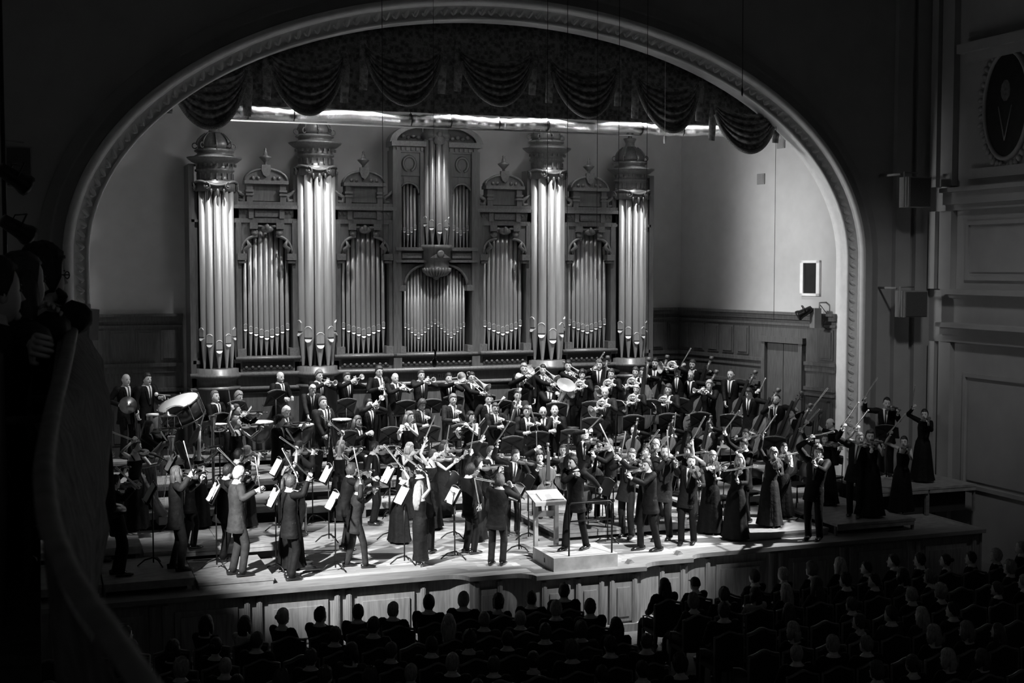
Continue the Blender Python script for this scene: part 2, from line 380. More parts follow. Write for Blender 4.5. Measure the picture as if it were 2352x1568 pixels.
sweep('round_moulding', [(.26, -.1), (.28, -.15)]+[(.36+.08*math.cos(t), -.15-.07*math.sin(t)) for t in np.linspace(PI, 0, 7)]+[(.44, -.1), (.45, -.03)], 'arch_white', ar)
sweep('outer_band', [(.45, -.03), (.47, -.05), (.62, -.05), (.63, -.08), (.69, -.08), (.7, -.04), (.86, -.03), (.88, 0)], 'hall_paint', ar)
b = MB(); q_ = rotm(.6); b.ball((0, 0, 0), (.1, .022, .042), 10, 0, q_); b.ball((.0, -.012, .0), (.07, .02, .016), 8, 0, q_); b.ball((-.03, -.0, .075), (.045, .02, .024), 7, 0, rotm(-.5)); LEAF = b.mesh('leaf_ornament', 'arch_white')
P, N = arch_path(.155, 400, .3); acc = 0.; last = np.array(P[0])
for (x, z), (nx, nz) in zip(P, N):
    p = np.array((x, z)); d = np.linalg.norm(p-last)
    while d >= .2:
        q = last+(p-last)*(.2/d); last = q; d = np.linalg.norm(p-last)
        xa = np.array((nx, 0, nz)); za = np.array((-nz, 0, nx)); link('leaf_ornament', LEAF, ar, frame((q[0], YA-.085, q[1]), xa, np.cross(za, xa), za))
# ---- valance, swags, foil duct
b = MB(); g = []
for i in range(61):
    x = 1.0+15.9*i/60; zt = 10.9; zb = 8.42+.0*math.sin(i); g.append([(x, 25.62+.03*math.sin(i*2.1), zb), (x, 25.62+.03*math.sin(i*2.1), zt)])
b.add([p for c in g for p in c], [(2*i, 2*i+2, 2*i+3, 2*i+1) for i in range(60)])
tag(b.build('stage_valance', 'velvet'), 'dark brocade valance hanging behind the arch', 'curtain')
SW = [(385, 215, 565, 150, 294), (610, 130, 788, 120, 262), (832, 118, 1012, 105, 240), (1048, 105, 1220, 115, 241), (1258, 128, 1416, 150, 268), (1455, 165, 1602, 195, 302), (1632, 230, 1778, 275, 349)]
for i, (xa, ya, xb, yb, ybot) in enumerate(SW):
    A = onY(xa, ya, 25.5); B = onY(xb, yb, 25.5); Cb = onY((xa+xb)/2, ybot, 25.5); zt = max(A[2], B[2]); sag = zt-Cb[2]; W = B[0]-A[0]
    e = empty('curtain_swag', Matrix.Translation((A[0], 25.5, zt)))
    tag(e, '%s fringed velvet swag from the left under the arch' % ORD[i], 'curtain', 'velvet swags')
    nu, nv = 22, 40; V = []; pr = lambda u, t: -t*sag*(1-(2*u-1)**2)**.62
    for v in range(nv+1):
        t = v/nv
        for u_ in range(nu+1):
            u = u_/nu; shrink = .06*t*math.sin(PI*u)
            fold = .055*abs(math.sin(t*PI*6.0))*math.sin(PI*u)**.5
            base = .12+.88*t if t > 0 else .12
            V.append((W*(u), -.1-.22*math.sin(PI*u)*(.5+.5*math.sin(PI*t*.9))-fold*1.5, pr(u, .25+.75*t)-.02))
    b = MB(); b.add(V, [(v*(nu+1)+u, v*(nu+1)+u+1, (v+1)*(nu+1)+u+1, (v+1)*(nu+1)+u) for v in range(nv) for u in range(nu)]); b.build('swag_cloth', 'velvet', e)
    b = MB(); pts = [(W*u, -.14-.2*math.sin(PI*u), pr(u, 1.)-.03) for u in np.linspace(.03, .97, 24)]; b.tube(pts, [(.035, .05)]*24, 6, ref=(0, 1, 0)); b.build('fringe', 'velvet_trim', e)
    for s_ in (0, 1):
        b = MB(); b.tube([(W*s_, -.08, .1), (W*s_+.02, -.08, -.3), (W*s_, -.06, -sag*.8)], [(.06, .025), (.1, .03), (.08, .02)], 10, ref=(1, 0, 0)); b.build('tail', 'velvet', e)
dl = empty('foil_duct', Matrix.Translation((3.5, 25.85, 8.3))); tag(dl, 'silvery foil wrapped duct hung below the valance', 'duct')
cuts = [0, .4, 1.3, 3.7, 4.55, 5.6, 6.7, 8.9, 9.9, 12.4]
for i in range(len(cuts)-1):
    b = MB(); n = 10; xs = np.linspace(cuts[i]+.012, cuts[i+1]-.012, n); b.tube([(x, 0, .02*math.sin(x*3.1)) for x in xs], [.115+.012*math.sin(k*2.3) for k in range(n)], 12); b.build('duct_section', 'foil', dl)
    b = MB(); b.tube([(cuts[i]-.012, 0, 0), (cuts[i]+.012, 0, 0)], .13, 10); b.build('strap', 'black_metal', dl)
b = MB(); b.tube([(0, -.02, -.15), (8.9, -.02, -.15)], .018, 6); b.build('rod', 'pipe_tin', dl)
for x in (.4, 3.7, 6.7, 9.9, 12.3): b = MB(); b.tube([(x, 0, .1), (x, 0, 2.6)], .006, 4); b.build('hanger', 'wire', dl)
# ---- hall right wall
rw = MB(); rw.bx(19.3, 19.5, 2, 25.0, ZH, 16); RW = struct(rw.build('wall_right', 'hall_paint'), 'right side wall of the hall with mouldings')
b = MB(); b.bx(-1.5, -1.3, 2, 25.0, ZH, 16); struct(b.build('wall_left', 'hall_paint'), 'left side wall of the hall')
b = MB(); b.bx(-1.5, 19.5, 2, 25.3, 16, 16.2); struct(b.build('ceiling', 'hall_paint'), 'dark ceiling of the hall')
def rslab(nm, y0, y1, z0, z1, dep, m_='hall_paint', x=19.3): b = MB(); b.bx(x-dep, x, y0, y1, z0, z1); return b.build(nm, m_, RW)
for z0, z1, dep in ((3.62, 3.78, .14), (3.78, 3.95, .22), (3.95, 4.05, .34), (4.6, 4.68, .1), (4.68, 4.8, .2), (6.55, 6.68, .12), (6.68, 6.95, .2), (6.95, 7.05, .3)):
    rslab('cornice', 2, 24.2, z0, z1, dep)
for y0, y1 in ((23.95, 24.35), (24.5, 24.72)):
    for z0, z1, dep in ((ZH, 3.6, .12), (4.8, 6.55, .16), (7.1, 13., .16)): rslab('pilaster', y0, y1, z0, z1, dep)
for k in range(4):
    y1 = 23.6-k*2.9; y0 = y1-2.4
    for z0, z1 in ((.4, 2.95), (5.0, 6.3)):
        for a0, a1, c0, c1 in ((y0, y1, z0, z0+.09), (y0, y1, z1-.09, z1), (y0, y0+.09, z0+.09, z1-.09), (y1-.09, y1, z0+.09, z1-.09)): rslab('moulding', a0, a1, c0, c1, .05)
        rslab('panel', y0+.18, y1-.18, z0+.18, z1-.18, .03)
rslab('cornice', 2, 23.7, 9.95, 10.15, .3); rslab('cornice', 2, 23.6, 9.75, 9.95, .15)
for x0, x1 in ((18.35, 18.75), (18.9, 19.3)): b = MB(); b.bx(x0, x1, YA-.14, YA, .0, 14); b.build('pilaster', 'hall_paint', RW)
# oval painting in a carved surround
pc = onX(2312, 240, 19.25); po = empty('oval_painting', Matrix.Translation((19.3, pc[1], pc[2]))); tag(po, 'oval painting of a bearded figure in a carved leafy frame', 'painting')
a_, c_ = .62, 1.08
b = MB(); b.prism([(a_*math.cos(t), c_*math.sin(t)) for t in np.linspace(0, 2*PI, 40, False)], (-.06, 0, 0), (0, 1, 0), (0, 0, 1), (.06, 0, 0)); b.build('canvas', 'painting_dark', po)
b = MB(); b.tube([(-.05, (a_+.05)*math.cos(t), (c_+.05)*math.sin(t)) for t in np.linspace(0, 2*PI, 41)], [(.07, .05)]*41, 6, ref=(1, 0, 0), cap=False); b.build('frame', 'hall_paint', po)
b = MB(); b.ball((-.055, .03, .3), (.012, .17, .25), 10); b.build('painted_face', 'painting_face', po)
for s_ in (-1, 1): b = MB(); b.tube([(-.065, .03+s_*.2, -.02), (-.065, .03, -.75)], .018, 4); b.build('painted_lapel', 'painting_collar', po)
b = MB(); b.ball((0, 0, 0), (.05, .09, .06), 6); LF = b.mesh('carved_leaf', 'hall_paint')
for k in range(46):
    t = 2*PI*k/46; rr = 1.2+.12*(k % 3); link('carved_leaf', LF, po, Matrix.Translation((-.03, (a_+.16*rr)*math.cos(t), (c_+.16*rr)*math.sin(t))) @ Matrix.Rotation(t, 4, 'X'))
b = MB(); b.bx(-.1, 0, -1.1, 1.1, -1.5, -1.28); b.build('name_plate', 'hall_paint', po)
# ---- loudspeakers on brackets, stage lamps, cables
def speaker(px0, py0, px1, py1, Y, label, tilt=0.):
    A = onY(px0, py0, Y); B = onY(px1, py1, Y); c = (A+B)/2; wd = abs(B[0]-A[0]); ht = abs(A[2]-B[2])
    e = empty('loudspeaker', TR(c[0], c[1], c[2])); tag(e, label, 'loudspeaker', 'wall loudspeakers')
    b = MB(); b.box((0, .2, 0), (wd, .34, ht)); b.build('cabinet', 'speaker_grey', e)
    b = MB(); b.box((0, .02, 0), (wd*.9, .03, ht*.92)); b.build('grille', 'speaker_cloth', e)
    b = MB(); b.tube([(-wd*.62, .1, -ht*.5), (-wd*.62, .1, ht*.65), (wd*.2, .3, ht*.65)], .022, 6); b.tube([(-wd*.6, .25, ht*.6), (-wd*.6, YA-Y-.005, ht*.6)], .03, 6); b.build('bracket', 'speaker_grey', e)
speaker(2090, 405, 2140, 476, 24.0, 'upper wall loudspeaker on a bracket at the right pilaster'); speaker(2080, 668, 2132, 728, 24.1, 'lower tilted wall loudspeaker on a bracket at the right pilaster')
speaker(12, 335, 74, 430, 24.3, 'dark wall loudspeaker at the far left above the spotlights')
def lamp(px, py, Y, a, label, s=1., pole=False, tilt=.5):
    p = onY(px, py, Y); e = empty('stage_spotlight', Matrix.Translation(p) @ Matrix.Rotation(a, 4, 'Z') @ Matrix.Rotation(tilt, 4, 'X') @ Matrix.Scale(s, 4)); tag(e, label, 'spotlight', 'stage spotlights')
    b = MB(); b.lathe([(.02, .22), (.09, .2), (.11, .0), (.12, -.12), (.15, -.2), (.15, -.26), (.12, -.26)], 12, (0, 0, 0), (0, 1, 0)); b.build('housing', 'lamp_body', e)
    b = MB(); b.lathe([(.0, -.23), (.12, -.23), (.12, -.22), (0, -.22)], 12, (0, 0, 0), (0, 1, 0)); b.build('lens', 'lens_dark', e)
    b = MB(); b.tube([(-.15, 0, 0), (-.15, 0, .2), (.15, 0, .2), (.15, 0, 0)], .014, 5); b.build('yoke', 'black_metal', e)
lamp(28, 405, 19.0, 2.1, 'upper black spotlight clamped to the left pole'); lamp(34, 522, 19.0, 2.1, 'lower black spotlight with shiny rim on the left pole')
lamp(1850, 716, 25.6, -2.0, 'black spotlight on the bracket beside the small window', .8)
p0 = onY(6, 310, 19.05); p1 = onY(14, 580, 19.05); b = MB(); b.tube([(p0[0], 19.1, ZH), (p0[0], 19.1, 10.)], .03, 8); tag(b.build('lamp_pole', 'black_metal'), 'thin upright pole carrying the left spotlights', 'pole')
c = onY(1873, 730, 25.55); e = empty('wall_bracket', Matrix.Translation(c)); tag(e, 'pale floodlight box with bracket and cables near the door', 'floodlight')
b = MB(); b.box((0, 0, 0), (.18, .2, .45)); b.build('box', 'speaker_grey', e); b = MB(); b.tube([(.1, 0, .2), (.1, 0, .35), (.35, .1, .35)], .02, 6); b.build('arm', 'speaker_grey', e)
b = MB(); b.tube([(.12, 0, .3), (.3, 0, .1), (.2, 0, -.2), (.3, 0, -.25)], .01, 5); b.build('cable', 'wire', e)
for k, (px, y0, y1, Y) in enumerate(((877, -20, 560, 24.0), (1258, 0, 420, 24.2), (1304, 10, 800, 24.2), (1373, 20, 640, 24.2), (1423, 20, 640, 24.2), (1488, 30, 860, 24.2), (1707, -20, 205, 20.), (1782, 330, 735, 25.2))):
    A = onY(px, y0, Y); B = onY(px, y1, Y); e = empty('hanging_cable', Matrix.Translation((A[0], Y, 0)))
    tag(e, ['thin wire hanging left of the organ centre', 'thin wire hanging in front of the second tower from the right', 'long thin wire right of the second tower from the right', 'thin wire crossing the rightmost pipe bay', 'thin wire at the rightmost pipe bay edge', 'long wire hanging right of the organ', 'short cable with a small microphone in front of the arch', 'thin seam wire on the lit right wall'][k], 'cable', 'hanging wires')
    b = MB(); b.tube([(0, 0, max(A[2], 11.5)), (0, 0, B[2])], .006 if k != 6 else .008, 4); b.build('wire', 'wire', e)
    if k == 6: b = MB(); b.lathe([(.004, 0), (.02, -.06), (.016, -.14), (0, -.18)], 8, (0, 0, B[2]+.05)); b.build('microphone', 'wire', e)
p = onY(998, 836, 24.5); e = empty('hanging_microphone', Matrix.Translation(p)); tag(e, 'small microphone cluster hanging before the organ plinth', 'microphone')
b = MB(); b.lathe([(.01, .12), (.05, .08), (.05, -.02), (.02, -.06)], 8); b.build('capsule', 'black_metal', e); b = MB(); b.tube([(.01, 0, .1), (.02, 0, .25), (-.03, 0, .3)], .02, 5); b.build('mount', 'black_metal', e); b = MB(); b.tube([(0, 0, .2), (0, 0, 13.2)], .004, 4); b.build('wire', 'wire', e)
b = MB(); p = onY(1527, 321, 25.05); b.lathe([(.03, -.08), (.035, 0), (.03, .08)], 8); b.tube([(0, 0, .08), (0, 0, 3.2)], .004, 4); tag(b.build('hanging_tag', 'lamp_glass', None, Matrix.Translation(p)), 'small white weight hanging under the swag second from right', 'weight')
# ---- side gallery at the left with a curved rail; the photographer stands behind it
RZ = 5.0; RP = [onZ(x, y, RZ) for x, y in ((345, 1590), (250, 1450), (170, 1340), (112, 1210), (98, 1080), (118, 950), (150, 830), (168, 737))]
RP = [RP[0]+(RP[0]-RP[1])*1.2]+RP+[RP[-1]+np.array([.04, 1.2, 0])]
RQ = []
for i in range(len(RP)-1):
    for k in range(6): RQ.append(RP[i]*(1-k/6)+RP[i+1]*k/6)
RQ.append(RP[-1])
for _ in range(3): RQ = [RQ[0]]+[(RQ[i-1]+RQ[i]*2+RQ[i+1])/4 for i in range(1, len(RQ)-1)]+[RQ[-1]]
gal = tag(empty('balcony', Matrix.Identity(4)), 'side balcony with velvet rail and stucco parapet at the far left', 'balcony')
b = MB(); b.tube(RQ, [(.008+.026*min(1, p_[1]/7), .006+.014*min(1, p_[1]/7)) for p_ in RQ], 10, ref=(1, 0, 0)); b.build('rail', 'rail_velvet', gal)
b = MB(); rs_ = np.random.RandomState(4); prof = [(-.05, -.02), (.0, -.03), (.05, -.08), (.1, -.16), (.15, -.3), (.16, -.5), (.12, -.7), (.04, -.9), (-.06, -1.1)]
V = [(p[0]+o*max(.12, min(1, (p[1]-1.5)/4))+(.05*(rs_.rand()-.5) if 1 < k < 8 else 0)*min(1, p[1]/4), p[1], RZ+h) for p in RQ for k, (o, h) in enumerate(prof)]; n_ = len(prof)
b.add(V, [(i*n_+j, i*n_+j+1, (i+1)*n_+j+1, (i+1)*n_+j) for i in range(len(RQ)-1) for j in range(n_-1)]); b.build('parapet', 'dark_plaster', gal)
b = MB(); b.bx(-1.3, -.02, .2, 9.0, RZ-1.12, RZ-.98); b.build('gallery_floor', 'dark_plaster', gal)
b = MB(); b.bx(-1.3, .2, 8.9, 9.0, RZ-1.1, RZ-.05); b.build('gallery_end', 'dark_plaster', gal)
p = onY(215, 745, 8.3); b = MB(); b.box((0, 0, 0), (.09, .01, .19), rotm(.1)); b.box((-.03, .02, .03), (.06, .01, .19), rotm(-.05)); tag(b.build('programme_leaflet', 'arch_white', None, Matrix.Translation((p[0], p[1], p[2])) @ Matrix.Rotation(.9, 4, 'Z')), 'white programme leaflets at the end of the gallery rail', 'leaflet')
# ---- pipe organ
ORG = empty('pipe_organ', Matrix.Translation((XC, YO, 1.1))); tag(ORG, 'large carved wooden pipe organ with four domed towers behind the orchestra', 'pipe organ')
OI = Matrix.Translation((-XC, -YO, -1.1))
def op(b, nm, m_, lbl=None):
    o = b.build(nm, m_, ORG); o.matrix_local = OI
    if lbl: o['label'] = lbl
    return o
_pm = {}
def pipe(x, y, z0, zm, z1, r, dirx=0., diry=-1.):
    """pipe with a conical foot from z0, mouth at zm, body up to z1"""
    key = (round(zm-z0, 2), round(z1-z0, 2), round(r, 3))
    if key not in _pm:
        b = MB(); h = zm-z0; b.lathe([(r*.28, 0), (r*.32, .02), (r*.96, h), (r, h+.02), (r, z1-z0)], 16); pm = b.mesh('pipe', 'pipe_tin')
        q = MB(); w_ = r*.86
        arc = [(w_*math.cos(t), -w_*.95*math.sin(t)) for t in np.linspace(0, PI, 9)]
        q.prism(arc, (0, -r*.92, h+.0), (1, 0, 0), (0, .42, 1), (0, r*.5, 0), 0)
        q.box((0, -r*.9, h+r*.12), (w_*1.9, r*.2, r*.26), None, 1)
        up = [(-w_, r*.3), (w_, r*.3), (w_, r*2.0)]+[(w_*math.cos(t), r*2.0+w_*.8*math.sin(t)) for t in np.linspace(0, PI, 9)]+[(-w_, r*2.0)]
        q.prism(up, (0, -r*.985, h), (1, 0, 0), (0, 0, 1), (0, r*.4, 0), 2)
        q.tube([(w_*math.cos(t), -r*1.0, h+r*2.0+w_*.85*math.sin(t)) for t in np.linspace(.15, PI-.15, 9)], r*.09, 5, mi=0)
        _pm[key] = (pm, q.mesh('mouth', ['pipe_lip', 'organ_dark', 'pipe_tin']))
    pm, qm = _pm[key]; a = math.atan2(dirx, -diry)
    o = link('pipe', pm, ORG, OI @ Matrix.Translation((x, y, z0)) @ Matrix.Rotation(a, 4, 'Z')); link('mouth', qm, o)
# case body
def ob(nm, x0, x1, y0, y1, z0, z1, m_='organ_wood', lbl=None): b = MB(); b.bx(x0, x1, y0, y1, z0, z1); return op(b, nm, m_, lbl)
OX0, OX1 = 3.3, 14.6
ob('back_board', OX0, OX1, 30.45, 30.6, 1.1, 7.0, 'organ_dark'); ob('side_board', OX0-.12, OX0, 29.9, 30.85, 1.1, 7.6, 'organ_wood'); ob('side_board', OX1, OX1+.12, 29.9, 30.85, 1.1, 7.6, 'organ_wood')
ob('plinth', OX0-.1, OX1+.1, 29.85, 30.6, 1.1, 2.5); ob('plinth_rail', OX0-.15, OX1+.15, 29.78, 30.5, 2.48, 2.56, 'organ_carved')
ob('pedestal', OX0-.1, OX1+.1, 29.9, 30.5, 2.56, 2.8); ob('base_moulding', OX0-.15, OX1+.15, 29.8, 30.5, 2.8, 2.88, 'organ_carved')
for z_, y_, r_ in ((2.84, 29.8, .055), (2.52, 29.8, .05), (2.42, 29.85, .03)): b = MB(); b.tube([(OX0-.15, y_, z_), (OX1+.15, y_, z_)], r_, 10, ref=(0, 1, 0)); op(b, 'round_moulding', 'organ_carved')
TW = [(3.77, 0.), (6.06, .4), (11.82, .45), (14.1, .0)]
def semi(b, cx, cy, prof, n=20): b.lathe(prof, n, (cx, cy, 0), (0, 0, 1), arc=(PI*.98, PI*2.02))
BAYS = [(3.77+.45, 6.06-.45), (6.06+.45, 7.9), (10.03, 11.82-.45), (11.82+.45, 14.1-.45)]
for x0, x1 in BAYS+[(7.92, 10.01)]:
    ob('frieze', x0-.04, x1+.04, 29.95, 30.4, 2.88, 3.16); ob('sill', x0-.05, x1+.05, 29.86, 30.4, 3.16, 3.24, 'organ_carved'); b = MB(); b.tube([(x0-.05, 29.86, 3.2), (x1+.05, 29.86, 3.2)], .042, 8, ref=(0, 1, 0)); op(b, 'sill_moulding', 'organ_carved')
    ob('frieze_recess', x0+.12, x1-.12, 29.93, 29.95, 2.94, 3.1, 'organ_dark')
    n = max(5, int((x1-x0-.3)/.13))
    for i in range(n):
        b = MB(); b.ball((x0+.2+(x1-x0-.4)*i/(n-1), 29.92, 3.0), (.04, .025, .035), 6); op(b, 'carved_boss', 'organ_carved')
for bi, (x0, x1) in enumerate(BAYS):
    cx = (x0+x1)/2; hw = (x1-x0)/2
    for s_ in (-1, 1):
        ob('stile', cx+s_*(hw-.055)-.06, cx+s_*(hw-.055)+.06, 29.9, 30.3, 3.24, 6.3); ob('stile_foot', cx+s_*(hw-.1)-.1, cx+s_*(hw-.1)+.1, 29.86, 30.2, 3.24, 3.42, 'organ_carved')
        ob('impost', cx+s_*(hw-.13)-.11, cx+s_*(hw-.13)+.1, 29.84, 30.2, 5.45, 5.6, 'organ_carved'); ob('impost', cx+s_*(hw-.13)-.09, cx+s_*(hw-.13)+.08, 29.86, 30.2, 5.38, 5.43, 'organ_carved')
    for s_ in (-1, 1):      # spandrels: quarter arch with a scroll towards the middle
        rr = hw-.33; pl = [(hw, 6.3-5.62), (hw, 0)]+[(hw-.12-rr*(1-math.cos(t)), rr*1.05*math.sin(t)) for t in np.linspace(0, PI/2, 9)]+[(.22, .68)]
        b = MB(); b.prism([(s_*u, v) for u, v in pl], (cx, 29.95, 5.62), (1, 0, 0), (0, 0, 1), (0, .2, 0)); op(b, 'spandrel', 'organ_wood')
        b = MB(); b.tube([(cx+s_*(hw-.12-rr*(1-math.cos(t))), 29.93, 5.62+rr*1.05*math.sin(t)) for t in np.linspace(0, PI/2, 10)], .035, 6); op(b, 'arch_rib', 'organ_carved')
        b = MB(); b.tube([(cx+s_*(hw-.22), 29.9, 5.6), (cx+s_*(hw-.2), 29.88, 5.7), (cx+s_*(hw-.3), 29.86, 5.78), (cx+s_*(hw-.24), 29.86, 5.9)], [.02, .05, .06, .02], 7); op(b, 'scroll', 'organ_carved')
        ob('volute_block', cx+s_*.3-.09, cx+s_*.3+.09, 29.86, 30.1, 6.16, 6.3, 'organ_carved'); b = MB(); b.lathe([(.0, -.06), (.07, -.06), (.085, 0), (.0, .02)], 12, (cx+s_*.28, 29.9, 6.08), (0, -1, 0)); op(b, 'volute', 'organ_carved')
    b = MB(); b.ball((cx, 29.9, 6.16), (.16, .06, .09), 8); b.ball((cx, 29.86, 6.2), (.06, .05, .08), 7); b.ball((cx-.17, 29.9, 6.22), (.1, .04, .03), 6); b.ball((cx+.17, 29.9, 6.22), (.1, .04, .03), 6); op(b, 'cartouche', 'organ_carved')
    ob('architrave', x0-.04, x1+.04, 29.92, 30.35, 6.3, 6.4); ob('frieze', x0-.04, x1+.04, 29.95, 30.35, 6.4, 6.62); ob('cornice', x0-.06, x1+.06, 29.84, 30.35, 6.62, 6.7, 'organ_carved'); ob('cornice', x0-.06, x1+.06, 29.88, 30.35, 6.7, 6.78)
    ob('frieze_panel', cx-.26, cx+.26, 29.92, 29.95, 6.44, 6.58, 'organ_carved')
    for s_ in (-1, 1):
        for q in (0, 1): ob('triglyph', cx+s_*(.35+.0*q)-.055, cx+s_*(.35)+.055, 29.9, 29.95, 6.4, 6.66, 'organ_carved') if q == 0 else None
        for q in range(2): b = MB(); b.prism([(-.045, .05), (.045, .05), (0, -.04)], (cx+s_*(.47+.1*q), 29.93, 6.53), (1, 0, 0), (0, 0, 1), (0, .03, 0)); op(b, 'lozenge', 'organ_carved')
        ob('parapet_pilaster', cx+s_*.38-.07, cx+s_*.38+.07, 29.9, 30.2, 6.78, 7.18); ob('pilaster_cap', cx+s_*.38-.09, cx+s_*.38+.09, 29.87, 30.2, 7.0, 7.05, 'organ_carved'); ob('pilaster_cap', cx+s_*.38-.09, cx+s_*.38+.09, 29.87, 30.2, 6.92, 6.96, 'organ_carved')
        b = MB(); b.tube([(cx+s_*.72, 29.98, 7.1), (cx+s_*.6, 29.98, 6.98), (cx+s_*.48, 29.98, 6.92), (cx+s_*.5, 29.98, 6.8), (cx+s_*.62, 29.98, 6.82)], [.03, .05, .06, .06, .04], 7); op(b, 'side_scroll', 'organ_carved')
        b = MB(); b.prism([(0, 0), (.3, 0), (.3, .32), (.2, .2), (.06, .14)], (cx+s_*.45, 30.0, 6.78), (s_, 0, 0), (0, 0, 1), (0, .08, 0)); op(b, 'side_bracket', 'organ_wood')
    ob('parapet_panel', cx-.31, cx+.31, 29.98, 30.2, 6.8, 7.18)
    ob('pediment_base', cx-.5, cx+.5, 29.84, 30.2, 7.18, 7.26, 'organ_carved')
    b = MB(); b.prism([(-.5, 0)]+[(.5*math.cos(t), .27*math.sin(t)) for t in np.linspace(PI, 0, 13)], (cx, 29.96, 7.26), (1, 0, 0), (0, 0, 1), (0, .2, 0)); op(b, 'pediment', 'organ_wood')
    b = MB(); b.tube([(cx+.49*math.cos(t), 29.94, 7.26+.27*math.sin(t)) for t in np.linspace(PI, 0, 13)], .03, 6); op(b, 'pediment_rib', 'organ_carved')
    for q in (-.3, -.18, .18, .3): b = MB(); b.ball((cx+q, 29.94, 7.32), (.045, .03, .045), 7); op(b, 'rosette', 'organ_carved')
    b = MB(); b.prism([(-.1, .12), (.1, .12), (.11, 0), (.07, -.11), (0, -.16), (-.07, -.11), (-.11, 0)], (cx, 29.88, 7.5), (1, 0, 0), (0, 0, 1), (0, .1, 0)); op(b, 'shield', 'organ_carved')
    b = MB(); b.lathe([(.05, 7.6), (.03, 7.66), (.06, 7.7), (.14, 7.78), (.15, 7.8), (.06, 7.84), (.04, 7.92), (.025, 7.95), (.035, 7.98), (0, 8.02)], 12, (cx, 30.0, 0)); op(b, 'urn', 'organ_carved')
    n = 9; pw_ = (x1-x0-.3)/n
    for i in range(n):
        q = abs(i-4); r = (.060-.0035*q); zt = 6.28 if q < 3 else (6.1 if q == 3 else 5.8)
        pipe(x0+.15+pw_*(i+.5), 30.12, 3.24, 3.66+.045*q+(.02 if q == 4 else 0), zt, r)
